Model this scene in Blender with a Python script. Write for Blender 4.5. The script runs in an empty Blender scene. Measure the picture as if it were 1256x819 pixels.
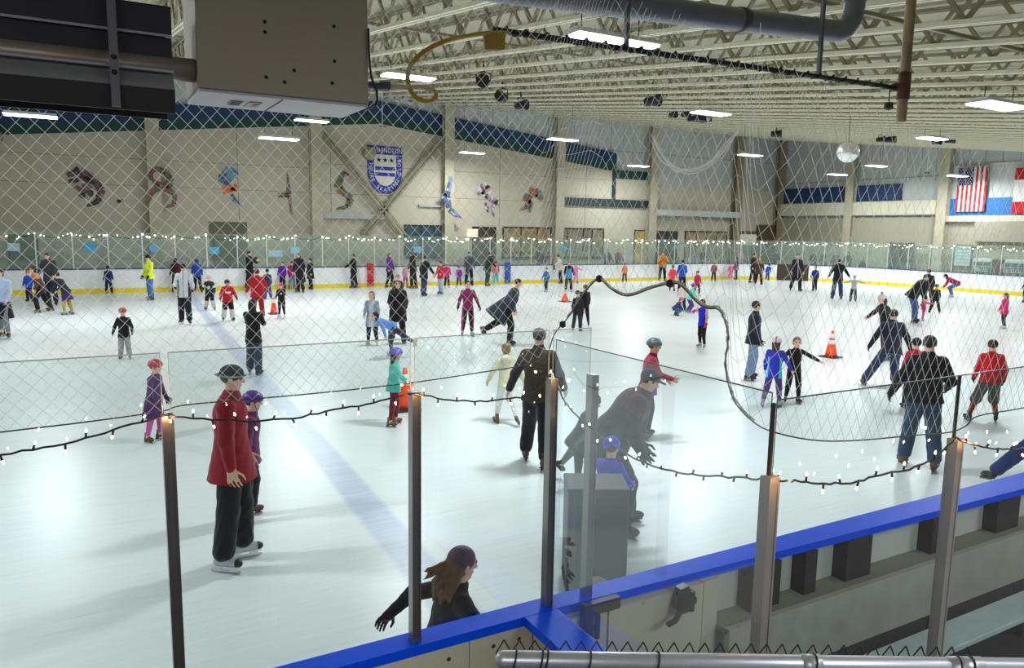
import bpy, bmesh, math, random
import numpy as np
from mathutils import Vector, Matrix

random.seed(7)
SC = bpy.context.scene
COL = SC.collection
PI = math.pi

# ------------------------------------------------------------------ materials
_M = {}
def mat(name, col, rough=.6, metal=0., noise=0., nscale=8., bump=0., emit=0., ecol=None, spec=.5, sheen=0.):
    if name in _M: return _M[name]
    m = bpy.data.materials.new(name); m.use_nodes = True
    nt = m.node_tree; b = nt.nodes['Principled BSDF']
    b.inputs['Base Color'].default_value = (*col, 1)
    b.inputs['Roughness'].default_value = rough
    b.inputs['Metallic'].default_value = metal
    b.inputs['Specular IOR Level'].default_value = spec
    if sheen: b.inputs['Sheen Weight'].default_value = sheen
    if emit:
        b.inputs['Emission Color'].default_value = (*(ecol or col), 1)
        b.inputs['Emission Strength'].default_value = emit
    if noise or bump:
        tc = nt.nodes.new('ShaderNodeTexCoord'); n = nt.nodes.new('ShaderNodeTexNoise')
        n.inputs['Scale'].default_value = nscale; n.inputs['Detail'].default_value = 5
        nt.links.new(tc.outputs['Object'], n.inputs['Vector'])
        if noise:
            mx = nt.nodes.new('ShaderNodeMix'); mx.data_type = 'RGBA'
            lo = [max(0, c * (1 - noise)) for c in col]; hi = [min(1, c * (1 + noise)) for c in col]
            mx.inputs[6].default_value = (*lo, 1); mx.inputs[7].default_value = (*hi, 1)
            nt.links.new(n.outputs['Fac'], mx.inputs[0]); nt.links.new(mx.outputs[2], b.inputs['Base Color'])
        if bump:
            bp = nt.nodes.new('ShaderNodeBump'); bp.inputs['Strength'].default_value = bump; bp.inputs['Distance'].default_value = .02
            nt.links.new(n.outputs['Fac'], bp.inputs['Height']); nt.links.new(bp.outputs['Normal'], b.inputs['Normal'])
    _M[name] = m
    return m

def lin(h):
    h = h.lstrip('#'); o = []
    for i in (0, 2, 4):
        c = int(h[i:i+2], 16) / 255
        o.append(c / 12.92 if c <= .04045 else ((c + .055) / 1.055) ** 2.4)
    return tuple(o)

def cloth(h):
    return mat('cloth_' + h, lin(h), rough=.85, noise=.22, nscale=14, bump=.25, spec=.25, sheen=.15)
def plain(h, rough=.6, **k):
    return mat('paint_%s_%d' % (h, int(rough * 100)), lin(h), rough=rough, **k)

def glass_mat(name, tint, boost=1.7, haze=0., hcol=(.85, .95, 1.), front=False):
    m = bpy.data.materials.new(name); m.use_nodes = True; nt = m.node_tree
    for n in list(nt.nodes):
        if n.type != 'OUTPUT_MATERIAL': nt.nodes.remove(n)
    out = [n for n in nt.nodes if n.type == 'OUTPUT_MATERIAL'][0]
    tr = nt.nodes.new('ShaderNodeBsdfTransparent'); tr.inputs[0].default_value = (*tint, 1)
    gl = nt.nodes.new('ShaderNodeBsdfGlossy'); gl.inputs['Roughness'].default_value = .0
    gl.inputs[0].default_value = (1, 1, 1, 1)
    geo = nt.nodes.new('ShaderNodeNewGeometry')
    ior = nt.nodes.new('ShaderNodeMix'); ior.data_type = 'FLOAT'
    ior.inputs[2].default_value = 1.5; ior.inputs[3].default_value = 1 / 1.5
    nt.links.new(geo.outputs['Backfacing'], ior.inputs[0])
    fr = nt.nodes.new('ShaderNodeFresnel'); nt.links.new(ior.outputs[0], fr.inputs['IOR'])
    mu = nt.nodes.new('ShaderNodeMath'); mu.operation = 'MULTIPLY'; mu.use_clamp = True
    mu.inputs[1].default_value = boost
    nt.links.new(fr.outputs[0], mu.inputs[0])
    mx = nt.nodes.new('ShaderNodeMixShader')
    nt.links.new(mu.outputs[0], mx.inputs[0]); nt.links.new(tr.outputs[0], mx.inputs[1]); nt.links.new(gl.outputs[0], mx.inputs[2])
    if haze:                                            # pale haze mixed into the pane, standing in for reflected rink light
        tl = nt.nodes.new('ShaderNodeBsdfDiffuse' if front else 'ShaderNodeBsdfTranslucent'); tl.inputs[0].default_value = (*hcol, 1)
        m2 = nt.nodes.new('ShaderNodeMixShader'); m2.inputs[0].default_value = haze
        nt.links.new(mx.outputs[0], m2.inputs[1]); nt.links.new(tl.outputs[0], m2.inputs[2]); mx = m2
    nt.links.new(mx.outputs[0], out.inputs[0])
    return m

def net_mat(name, col, clear=.45):
    m = bpy.data.materials.new(name); m.use_nodes = True; nt = m.node_tree; b = nt.nodes['Principled BSDF']; out = nt.nodes['Material Output']
    b.inputs['Base Color'].default_value = (*col, 1); b.inputs['Roughness'].default_value = .8
    tl = nt.nodes.new('ShaderNodeBsdfTranslucent'); tl.inputs[0].default_value = (*col, 1)
    tr = nt.nodes.new('ShaderNodeBsdfTransparent')
    m1 = nt.nodes.new('ShaderNodeMixShader'); m1.inputs[0].default_value = .6; nt.links.new(b.outputs[0], m1.inputs[1]); nt.links.new(tl.outputs[0], m1.inputs[2])
    m2 = nt.nodes.new('ShaderNodeMixShader'); m2.inputs[0].default_value = clear; nt.links.new(m1.outputs[0], m2.inputs[1]); nt.links.new(tr.outputs[0], m2.inputs[2])
    nt.links.new(m2.outputs[0], out.inputs[0]); return m

# ------------------------------------------------------------------ mesh helpers
class MB:
    """collects boxes, bars, tubes and sheets; build() links them as one mesh object"""
    def __init__(s): s.v = []; s.f = []; s.mi = []
    def add(s, vs, fs, m=0):
        o = len(s.v); s.v += [tuple(p) for p in vs]
        for f in fs: s.f.append(tuple(i + o for i in f)); s.mi.append(m)
    def box(s, x0, x1, y0, y1, z0, z1, m=0):
        v = [(x, y, z) for z in (z0, z1) for y in (y0, y1) for x in (x0, x1)]
        s.add(v, [(0, 2, 3, 1), (4, 5, 7, 6), (0, 1, 5, 4), (2, 6, 7, 3), (0, 4, 6, 2), (1, 3, 7, 5)], m)
    def quad(s, a, b, c, d, m=0): s.add([a, b, c, d], [(0, 1, 2, 3)], m)
    def bar(s, a, b, w, h, m=0, up=(0, 0, 1)):
        a = Vector(a); b = Vector(b); d = (b - a).normalized(); u = Vector(up)
        if abs(d.dot(u)) > .98: u = Vector((0, 1, 0))
        r = d.cross(u).normalized(); u = r.cross(d)
        v = []
        for p in (a, b):
            for i, j in ((-1, -1), (1, -1), (1, 1), (-1, 1)): v.append(p + r * i * w / 2 + u * j * h / 2)
        s.add(v, [(0, 3, 2, 1), (4, 5, 6, 7), (0, 1, 5, 4), (1, 2, 6, 5), (2, 3, 7, 6), (3, 0, 4, 7)], m)
    def tube(s, pts, r, n=8, m=0, caps=True):
        pts = [Vector(p) for p in pts]; rs = r if isinstance(r, (list, tuple)) else [r] * len(pts)
        v = []; f = []; prev = None
        for i, p in enumerate(pts):
            d = (pts[min(i + 1, len(pts) - 1)] - pts[max(i - 1, 0)])
            d = d.normalized() if d.length > 1e-9 else Vector((0, 0, 1))
            if prev is None:
                u = Vector((0, 0, 1)) if abs(d.z) < .9 else Vector((0, 1, 0))
                r_ = d.cross(u).normalized()
            else:
                r_ = (prev - d * prev.dot(d)); r_ = r_.normalized() if r_.length > 1e-6 else d.orthogonal().normalized()
            prev = r_; u = d.cross(r_)
            for k in range(n):
                a = 2 * PI * k / n; v.append(p + (r_ * math.cos(a) + u * math.sin(a)) * rs[i])
        for i in range(len(pts) - 1):
            for k in range(n):
                f.append((i*n + k, i*n + (k+1) % n, (i+1)*n + (k+1) % n, (i+1)*n + k))
        if caps:
            f.append(tuple(range(n))[::-1]); f.append(tuple((len(pts)-1)*n + k for k in range(n)))
        s.add(v, f, m)
    def lathe(s, prof, c=(0, 0, 0), n=16, m=0, axis='z'):
        v = []; f = []
        for r, z in prof:
            for k in range(n):
                a = 2*PI*k/n; p = (r*math.cos(a), r*math.sin(a), z)
                if axis == 'y': p = (p[0], p[2], p[1])
                if axis == 'x': p = (p[2], p[0], p[1])
                v.append((c[0]+p[0], c[1]+p[1], c[2]+p[2]))
        for i in range(len(prof)-1):
            for k in range(n): f.append((i*n+k, i*n+(k+1) % n, (i+1)*n+(k+1) % n, (i+1)*n+k))
        f.append(tuple(range(n))[::-1]); f.append(tuple((len(prof)-1)*n+k for k in range(n)))
        s.add(v, f, m)
    def poly(s, pts, off, m=0):
        """flat polygon given by 3D pts, thickened by vector off"""
        n = len(pts); off = Vector(off); v = [Vector(p) for p in pts] + [Vector(p) + off for p in pts]
        f = [tuple(range(n)), tuple(range(2*n-1, n-1, -1))]
        for i in range(n): f.append((i, i+n, (i+1) % n + n, (i+1) % n))
        s.add(v, f, m)
    def mesh(s, name, mats, smooth=False):
        me = bpy.data.meshes.new(name); me.from_pydata(s.v, [], s.f)
        for m in (mats if isinstance(mats, (list, tuple)) else [mats]): me.materials.append(m)
        if any(s.mi): me.polygons.foreach_set('material_index', s.mi)
        if smooth: me.polygons.foreach_set('use_smooth', [True]*len(s.f))
        me.update()
        bm = bmesh.new(); bm.from_mesh(me); bmesh.ops.recalc_face_normals(bm, faces=bm.faces); bm.to_mesh(me); bm.free()
        return me
    def build(s, name, mats, parent=None, smooth=False, bevel=0):
        o = bpy.data.objects.new(name, s.mesh(name, mats, smooth)); COL.objects.link(o); o.parent = parent
        if bevel:
            md = o.modifiers.new('edge', 'BEVEL'); md.width = bevel; md.segments = 2; md.limit_method = 'ANGLE'
        return o

def link(name, me, parent=None, loc=None):
    o = bpy.data.objects.new(name, me); COL.objects.link(o); o.parent = parent
    if loc: o.location = loc
    return o
def tag(o, label=None, cat=None, group=None, kind=None):
    if label: o['label'] = label
    if cat: o['category'] = cat
    if group: o['group'] = group
    if kind: o['kind'] = kind
    return o
def empty(name, loc=(0, 0, 0), rz=0):
    o = bpy.data.objects.new(name, None); COL.objects.link(o); o.location = loc; o.rotation_euler = (0, 0, rz); o.empty_display_size = .1
    return o
def recenter(o, c):
    """move the mesh origin to point c, keeping the shape in place"""
    c = Vector(c); o.data.transform(Matrix.Translation(-c)); o.location = c
    return o
def structure(o): o['kind'] = 'structure'; return o

def text_mesh(txt, size, mt, name, mtx, parent, ext=.004, align='CENTER', xs=1.0):
    cu = bpy.data.curves.new(name, 'FONT'); cu.body = txt; cu.size = size; cu.align_x = align; cu.align_y = 'CENTER'; cu.extrude = ext
    t = bpy.data.objects.new(name, cu); COL.objects.link(t)
    dg = bpy.context.evaluated_depsgraph_get(); me = bpy.data.meshes.new_from_object(t.evaluated_get(dg))
    bpy.data.objects.remove(t); bpy.data.curves.remove(cu)
    me.transform(Matrix.Diagonal((xs, 1, 1, 1))); me.transform(mtx); me.materials.clear(); me.materials.append(mt)
    return link(name, me, parent)

# ------------------------------------------------------------------ signed-distance body builder
def _prim(p, P):
    t = p['t']
    if t == 'e':
        q = P - p['c']
        if p.get('R') is not None: q = q @ p['R']          # columns of R are the ellipsoid's axes
        r = p['r']; k0 = np.sqrt(((q / r) ** 2).sum(-1)); k1 = np.sqrt(((q / (r * r)) ** 2).sum(-1)) + 1e-9
        return k0 * (k0 - 1) / k1
    a = p['a']; b = p['b']; ba = b - a
    q = P - a
    fl = p.get('fl')
    if fl is not None:
        ax, k = fl; q = q + (q @ ax)[..., None] * ax * (1 / k - 1)
    h = np.clip((q @ ba) / (ba @ ba + 1e-12), 0, 1)
    d = np.sqrt(((q - h[..., None] * ba) ** 2).sum(-1)) - (p['ra'] + (p['rb'] - p['ra']) * h)
    return d * (.85 if fl is not None else 1)

def cap(a, b, ra, rb, fl=None, k=None, m=0, op='+'):
    return dict(t='c', a=np.array(a, float), b=np.array(b, float), ra=ra, rb=rb, fl=fl, k=k, m=m, op=op)
def ell(c, r, R=None, k=None, m=0, op='+'):
    return dict(t='e', c=np.array(c, float), r=np.array(r, float), R=R, k=k, m=m, op=op)

def _bounds(p):
    if p['t'] == 'e':
        R = max(p['r']) if p.get('R') is not None else p['r']
        return p['c'] - R, p['c'] + R
    r = max(p['ra'], p['rb']); return np.minimum(p['a'], p['b']) - r, np.maximum(p['a'], p['b']) + r

def sdf_mesh(name, prims, v, k=.02, cuts=(), mats=None, paint=None):
    """smooth union of the prims, cut by half spaces (n, c): keep n.p < c; surface nets at cell size v"""
    add = [p for p in prims if p['op'] == '+']
    lo = np.min([_bounds(p)[0] for p in add], 0) - 2.5*v - k*.3; hi = np.max([_bounds(p)[1] for p in add], 0) + 2.5*v + k*.3
    n = np.ceil((hi - lo) / v).astype(int) + 1
    F = np.full(n, 9., np.float32)
    ax = [lo[i] + v*np.arange(n[i]) for i in range(3)]
    for p in prims:
        kk = p['k'] if p['k'] is not None else k
        b0, b1 = _bounds(p); mg = kk + 3*v
        i0 = np.clip(np.floor((b0 - mg - lo) / v).astype(int), 0, n-1); i1 = np.clip(np.ceil((b1 + mg - lo) / v).astype(int) + 1, 1, n)
        if (i1 <= i0).any(): continue
        X, Y, Z = np.meshgrid(ax[0][i0[0]:i1[0]], ax[1][i0[1]:i1[1]], ax[2][i0[2]:i1[2]], indexing='ij')
        d = _prim(p, np.stack([X, Y, Z], -1)).astype(np.float32)
        sl = tuple(slice(i0[i], i1[i]) for i in range(3)); S = F[sl]
        if p['op'] == '+':
            h = np.maximum(kk - np.abs(S - d), 0) / max(kk, 1e-6); F[sl] = np.minimum(S, d) - h*h*kk*.25
        else:
            d = -d; h = np.maximum(kk - np.abs(S - d), 0) / max(kk, 1e-6); F[sl] = np.maximum(S, d) + h*h*kk*.25
    if len(cuts):
        X, Y, Z = np.meshgrid(*ax, indexing='ij')
        for nn, c in cuts: F = np.maximum(F, (X*nn[0] + Y*nn[1] + Z*nn[2] - c).astype(np.float32))
    F[0] = F[-1] = 9; F[:, 0] = F[:, -1] = 9; F[:, :, 0] = F[:, :, -1] = 9
    S = F < 0
    cnt = np.zeros(n-1, np.int8)
    offs = [(i, j, l) for i in (0, 1) for j in (0, 1) for l in (0, 1)]
    for o in offs: cnt += S[o[0]:n[0]-1+o[0], o[1]:n[1]-1+o[1], o[2]:n[2]-1+o[2]]
    act = (cnt > 0) & (cnt < 8)
    idx = np.argwhere(act)
    vid = np.full(n-1, -1, np.int64); vid[act] = np.arange(len(idx))
    fc = {o: F[idx[:, 0]+o[0], idx[:, 1]+o[1], idx[:, 2]+o[2]] for o in offs}
    acc = np.zeros((len(idx), 3)); c = np.zeros(len(idx))
    for o in offs:
        for a in range(3):
            if o[a] == 0:
                q = list(o); q[a] = 1; q = tuple(q); f0 = fc[o]; f1 = fc[q]; mk = (f0 < 0) != (f1 < 0)
                t = np.where(mk, f0 / np.where(mk, f0 - f1, 1), 0)
                pos = np.array(o, float)[None].repeat(len(idx), 0); pos[:, a] += t
                acc += pos * mk[:, None]; c += mk
    V = lo + v*(idx + acc / c[:, None])
    quads = []
    for a in range(3):
        b, d = (a+1) % 3, (a+2) % 3
        s0 = [slice(1, -1)]*3; s0[a] = slice(0, n[a]-1); s1 = list(s0); s1[a] = slice(1, n[a])
        A = S[tuple(s0)]; Bm = S[tuple(s1)]
        e = np.argwhere(A != Bm)
        if not len(e): continue
        ins = A[tuple(e.T)]
        st = np.array([1, 1, 1]); st[a] = 0; g = e + st
        def cell(db, dd):
            h = g.copy(); h[:, b] += db; h[:, d] += dd; return vid[h[:, 0], h[:, 1], h[:, 2]]
        q = np.stack([cell(-1, -1), cell(0, -1), cell(0, 0), cell(-1, 0)], 1)
        q[~ins] = q[~ins][:, ::-1]; quads.append(q)
    Q = np.concatenate(quads)
    me = bpy.data.meshes.new(name)
    me.vertices.add(len(V)); me.vertices.foreach_set('co', V.astype(np.float32).ravel())
    me.loops.add(Q.size); me.loops.foreach_set('vertex_index', Q.astype(np.int32).ravel())
    me.polygons.add(len(Q)); me.polygons.foreach_set('loop_start', np.arange(0, Q.size, 4, dtype=np.int32))
    me.polygons.foreach_set('use_smooth', np.ones(len(Q), bool))
    for m in mats or (): me.materials.append(m)
    C = V[Q].mean(1); mi = np.zeros(len(Q), np.int32)
    if any(p['m'] for p in add):
        D = np.stack([_prim(p, C) for p in add]); mi = np.array([p['m'] for p in add])[D.argmin(0)].astype(np.int32)
    if paint is not None: paint(C, mi)
    me.polygons.foreach_set('material_index', mi)
    me.update(); me.validate()
    return me

def rx(a): a = math.radians(a); c, s = math.cos(a), math.sin(a); return np.array([[1, 0, 0], [0, c, -s], [0, s, c]])
def ry(a): a = math.radians(a); c, s = math.cos(a), math.sin(a); return np.array([[c, 0, s], [0, 1, 0], [-s, 0, c]])
def rz(a): a = math.radians(a); c, s = math.cos(a), math.sin(a); return np.array([[c, -s, 0], [s, c, 0], [0, 0, 1]])
def unit(x): return x / (np.linalg.norm(x) + 1e-12)
# ------------------------------------------------------------------ people
SKIN = ['e0b196', 'c98f6f', '8d5b3f', 'd9a585']
FWD = np.array([0, 1., 0]); UP = np.array([0, 0, 1.]); RT = np.array([1., 0, 0])
BOOTS = dict(  # boot, sole/holder, toe
    black=('17181b', '2a2a2c', '17181b'), white=('d9d8d4', 'b9b5ac', 'd9d8d4'), grey=('8f9499', '3a3c40', '8f9499'),
    brown=('5b3a22', '3a2a1c', '5b3a22'), tan=('7b5530', '4a3520', '7b5530'), hockey=('b9bdc2', 'e2e4e6', '131417'), teal=('4f8d98', 'c9c9c6', '4f8d98'),
    blackwhite=('1b1c20', 'dcdcdc', '1b1c20'))
_boot = {}
def boot_meshes(kind):
    if kind in _boot: return _boot[kind]
    a, b, c = BOOTS[kind]
    p = [cap((0, -.055, -.045), (0, .13, -.052), .040, .033, m=0), cap((0, -.04, -.04), (0, -.022, .075), .041, .041),
         cap((0, .02, -.02), (0, .10, -.04), .036, .034), cap((0, .135, -.052), (0, .155, -.054), .034, .031, m=2),
         cap((0, -.022, .065), (0, -.024, .095), .043, .041)]
    me = sdf_mesh('skate', p, .0085, k=.025, cuts=[((0, 0, -1.), .083), ((0, 0, 1.), .10)], mats=[cloth_b(a), cloth_b(b), cloth_b(c)])
    bm = bmesh.new(); bm.from_mesh(me)
    def bx(x0, x1, y0, y1, z0, z1):
        r = bmesh.ops.create_cube(bm, size=1)
        for v in r['verts']: v.co = Vector((x0+(v.co.x+.5)*(x1-x0), y0+(v.co.y+.5)*(y1-y0), z0+(v.co.z+.5)*(z1-z0)))
        for f in {f for v in r['verts'] for f in v.link_faces}: f.material_index = 1
    bx(-.03, .03, -.10, .16, -.095, -.08); bx(-.013, .013, -.09, -.03, -.125, -.09); bx(-.013, .013, .05, .13, -.125, -.09); bx(-.009, .009, -.10, .15, -.135, -.12)
    bm.to_mesh(me); bm.free()
    m = MB(); pts = [(0, -.13, -.135), (0, -.12, -.152), (0, -.08, -.155), (0, .13, -.155), (0, .165, -.147), (0, .175, -.13), (0, .14, -.122), (0, -.11, -.122)]
    m.poly([(x-.002, y, z) for x, y, z in pts], (.004, 0, 0))
    bl = m.mesh('blade', mat('skate_steel', (.55, .57, .6), rough=.3, metal=.9))
    _boot[kind] = (me, bl); return _boot[kind]
def cloth_b(h): return mat('boot_' + h, lin(h), rough=.45, noise=.15, nscale=20)

def person(label, pos, yaw, H, px=40, group=None, skin=0, build=1.0, lean=0, tilt=0, twist=0,
           hl=(4, 5, 6), hr=(-4, 5, 6), al=(5, 14, 15), ar=(5, 14, 15), hintl=None, hintr=None,
           hy=0, hp=0, lift=None, top=None, legs=None, hair=('2a1d14', 'short'), hat=None, boots='black', gloves=None, dz=0):
    """one skater: a continuous body with clothes, hair, headgear and skates as its parts"""
    v = min(max(.62 / px, .0068), .0135)
    hh = .235 if H >= 1.65 else .235 - (1.65 - H) * .075
    B = (H - hh) / .865
    s = B / 1.75                                   # size against an adult
    Rt = rz(-twist) @ ry(tilt) @ rx(-lean)
    tl = lambda x, y, z: Rt @ np.array([x, y, z], float) * B
    J = {}
    pel = np.zeros(3)
    sw = .100; hw = .052
    for sd, sg, (hf, ha, kn) in (('l', -1, hl), ('r', 1, hr)):
        J['hip'+sd] = np.array([sg*hw*B, 0, -.02*B])
        J['par'+sd] = [hf, ha, kn]
    def leg(sd):
        sg = -1 if sd == 'l' else 1
        hf, ha, kn = J['par'+sd]
        t = rx(hf) @ np.array([math.sin(math.radians(ha))*sg, 0, -math.cos(math.radians(ha))])
        w = unit(-FWD - t * (-FWD @ t)); k = math.radians(kn)
        sh = t*math.cos(k) + w*math.sin(k)
        J['knee'+sd] = J['hip'+sd] + t*.245*B; J['ank'+sd] = J['knee'+sd] + sh*.24*B; J['sh'+sd] = sh
        fwd = unit(FWD - UP*0)
        if lift == sd:
            up = -sh; f = unit(FWD - up*(FWD @ up)); f = unit(f*math.cos(.35) - up*math.sin(.35)); up = unit(-sh - f*(-sh @ f))
        else: f = fwd; up = UP
        # toes turned out a little
        f = unit(f + np.cross(up, f) * (.34 * -sg)); J['foot'+sd] = (f, up)
        J['bot'+sd] = J['ank'+sd] - up*.155*s
    leg('l'); leg('r')
    if lift is None:
        lo, hi_ = ('l', 'r') if J['botl'][2] < J['botr'][2] else ('r', 'l')
        base = list(J['par'+lo]); a0, a1 = 0., 70.
        for _ in range(14):
            a = (a0+a1)/2; J['par'+lo] = [base[0] + a*.5, base[1], base[2] + a]; leg(lo)
            if J['bot'+lo][2] < J['bot'+hi_][2]: a0 = a
            else: a1 = a
        ctr = (J['botl'] + J['botr'])/2
    else: ctr = J['bot' + ('r' if lift == 'l' else 'l')]
    off = -np.array([ctr[0], ctr[1], min(J['botl'][2], J['botr'][2])]) + np.array([0, 0, dz])
    pel = pel + off
    for k_ in list(J):
        if k_[:3] in ('hip', 'kne', 'ank', 'bot'): J[k_] = J[k_] + off
    T = lambda x, y, z: pel + tl(x, y, z)
    hints = dict(l=hintl, r=hintr)
    for sd, sg, (fl_, ab, el) in (('l', -1, al), ('r', 1, ar)):
        S = T(sg*sw, 0, .29)
        u = Rt @ (rx(fl_) @ np.array([math.sin(math.radians(ab))*sg, 0, -math.cos(math.radians(ab))]))
        hint = Rt @ np.array(hints[sd] if hints[sd] is not None else (-sg*.35, 1, .1), float)
        w = unit(hint - u*(hint @ u)); e = math.radians(el)
        fo = u*math.cos(e) + w*math.sin(e)
        J['sho'+sd] = S; J['elb'+sd] = S + u*.168*B; J['wri'+sd] = J['elb'+sd] + fo*.145*B; J['fo'+sd] = fo
        n = unit(Rt @ np.array([-sg, .25, 0.]) - fo*((Rt @ np.array([-sg, .25, 0.])) @ fo)); J['pn'+sd] = n
        th = np.cross(fo, n); th = th if th @ (Rt @ FWD) + .3*(th @ UP) > 0 else -th; J['th'+sd] = th
    Rh = Rt @ rx(lean*.55) @ rz(hy) @ rx(-hp)
    neck = T(0, 0, .335); hc = neck + (Rt @ (rx(lean*.4) @ np.array([0, .012, .035])))*B + Rh @ np.array([0, .02, .42])*hh
    HD = lambda x, y, z: hc + Rh @ np.array([x, y, z])*hh
    # ---- hands
    def hand(sd, gw=0., m=0):
        L = .106*B; d, nn, th = J['fo'+sd], J['pn'+sd], J['th'+sd]; w0 = J['wri'+sd]
        fr = max(.0082*s, v*.5) + gw; o = []
        pe = w0 + d*L*.5
        for q in (-.28, .28): o.append(cap(w0 + d*L*.08 + th*q*L*.35, pe + th*q*L*.6, .15*L+gw, .13*L+gw, fl=(nn, .6), m=m))
        for i, (q, ln) in enumerate(((.30, .42), (.10, .47), (-.10, .44), (-.29, .35))):
            a = pe + th*q*L*.95; d1 = unit(d + nn*.4 + th*q*.06); b = a + d1*L*ln*.55; c = b + unit(d + nn*.95 + th*q*.1)*L*ln*.5
            o += [cap(a, b, fr, fr*.95, k=.004, m=m), cap(b, c, fr*.95, fr*.8, k=.004, m=m)]
        a = w0 + d*L*.12 + th*.25*L; b = a + unit(d*.7 + th*.75 + nn*.25)*L*.34; c = b + unit(d + th*.15 + nn*.4)*L*.26
        o += [cap(a, b, fr*1.25, fr*1.1, k=.008, m=m), cap(b, c, fr*1.1, fr*.85, k=.004, m=m)]
        return o
    # ---- body
    fy = Rt @ FWD; bl = build
    p = [cap(T(0, 0, .06), T(0, 0, .24), .080*B, .088*B, fl=(fy, .70)), ell(T(0, 0, -.01), np.array([.08, .062, .075])*B, R=Rt),
         cap(T(-sw*.8, 0, .28), T(sw*.8, 0, .28), .034*B, .034*B), cap(neck - (Rt @ UP)*.04*B, hc - Rh @ UP*.12*hh, .036*B, .25*hh)]
    for sd in 'lr':
        p += [cap(J['hip'+sd], J['knee'+sd], .056*B, .040*B), cap(J['knee'+sd], J['ank'+sd] - J['foot'+sd][1]*.01*B, .042*B, .026*B),
              cap(J['sho'+sd], J['elb'+sd], .029*B, .024*B), cap(J['elb'+sd], J['wri'+sd], .024*B, .018*B)]
        p += hand(sd)
    body_p = list(p)
    p += [ell(HD(0, -.05, .12), np.array([.325, .40, .365])*hh, R=Rh), cap(HD(0, .10, .02), HD(0, .17, -.33), .255*hh, .135*hh),
          cap(HD(0, .345, .03), HD(0, .415, -.085), .035*hh, .055*hh, k=.012), cap(HD(-.045, .37, -.10), HD(.045, .37, -.10), .04*hh, .04*hh, k=.01),
          cap(HD(-.16, .30, .11), HD(.16, .30, .11), .05*hh, .05*hh, k=.02), cap(HD(-.07, .31, -.225), HD(.07, .31, -.225), .03*hh, .03*hh, k=.01),
          ell(HD(-.335, -.03, -.01), np.array([.045, .09, .13])*hh, R=Rh, k=.008), ell(HD(.335, -.03, -.01), np.array([.045, .09, .13])*hh, R=Rh, k=.008),
          ell(HD(-.145, .37, .035), np.array([.075, .07, .045])*hh, R=Rh, k=.012, op='-'), ell(HD(.145, .37, .035), np.array([.075, .07, .045])*hh, R=Rh, k=.012, op='-')]
    sk = SKIN[skin] if isinstance(skin, int) else skin
    eyes = [HD(-.145, .325, .035), HD(.145, .325, .035)]; lips = HD(0, .335, -.225)
    def face(C, mi):
        for e in eyes: mi[((C - e)**2).sum(1) < (.062*hh)**2] = 1
        q = (C - lips) @ Rh; mi[(np.abs(q[:, 0]) < .095*hh) & (np.abs(q[:, 2]) < .035*hh) & (q[:, 1] > -.04*hh)] = 2
        for e in (HD(-.15, .33, .125), HD(.15, .33, .125)):
            q = (C - e) @ Rh; mi[(np.abs(q[:, 0]) < .085*hh) & (np.abs(q[:, 2]) < .02*hh) & (np.abs(q[:, 1]) < .1*hh)] = 3
    hairc = hair[0] if hair else '3a2a1e'
    me = sdf_mesh('person', p, v, k=.018*s + .004, paint=face,
                  mats=[mat('skin_'+sk, lin(sk), rough=.55, noise=.06, nscale=12), plain('1c1512', .3), mat('lips_'+sk, tuple(c*f for c, f in zip(lin(sk), (.8, .5, .5))), rough=.5), plain(hairc, .8)])
    root = link('person', me, None, (pos[0], pos[1], 0)); root.rotation_euler = (0, 0, math.radians(yaw))
    tag(root, label, 'person', group)
    up_t = Rt @ UP
    fold = 0.012*s
    # ---- top: jacket, coat, sweater or dress
    if top:
        pad = top.get('pad', .018)*s; hem = top.get('hem', .06); bk = top.get('bulk', 1.)*bl; sl = top.get('slim', 1.)
        q = [cap(T(0, 0, .04), T(0, 0, .235), .086*B*bk+pad, .098*B*min(bk, 1.15)+pad*.9, fl=(fy, .78)),
             cap(T(0, 0, .06), T(0, 0, -hem-.03), .088*B*bk+pad, (.116*B*bk+pad)*top.get('flare', 1.02), fl=(fy, .90)),
             cap(T(-sw*.9, 0, .283), T(sw*.9, 0, .283), .037*B+pad*.8, .037*B+pad*.8), cap(T(0, .0, .30), T(0, .008, .338), .052*B+pad*.5, .043*B+pad*.4)]
        if hem > .16: q[1] = cap(T(0, 0, .06), T(0, 0, -.04), .092*B*bk+pad, .108*B*bk+pad, fl=(fy, .9)); q.append(cap(T(0, 0, -.03), T(0, top.get('back', 0)*-1., -hem-.05), .108*B*bk+pad, (.112*B*bk+pad)*top.get('flare', 1.25), fl=(fy, .9)))
        if top.get('cape'):
            a_ = T(0, .01, .16); e_ = a_ + unit(np.array([0, -.62, -.72]))*.52*B; ax = unit(e_ - a_)
            q = q[:1] + q[2:-1] + [cap(a_, e_, .10*B, .235*B, fl=(RT, .72))]; cape_cut = (ax, ax @ (a_ + ax*.40*B))
        if top.get('hood'): q.append(ell(T(0, -.062, .315), np.array([.075, .05, .05])*B + pad*.5, R=Rt))
        arms = []
        if not top.get('cape'): cape_cut = None
        for sd in 'lr':
            e = J['wri'+sd] - J['fo'+sd]*.012*B
            el_ = top.get('sleeve_end', 1.)
            a = [cap(J['sho'+sd], J['elb'+sd], .033*B*min(bk, 1.15)+pad*.75, .028*B+pad*.7)]
            if el_ > .6: a.append(cap(J['elb'+sd], e, .028*B+pad*.7, .022*B+pad*.5))
            arms += a; q += a
        if top.get('sleeve'):
            for a in arms: a['m'] = 1
        cols = [top['c'], top.get('sleeve', top['c']), top.get('c2', top['c']), top.get('c3', top['c'])]
        ci = [i for i in (2, 3)]
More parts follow.
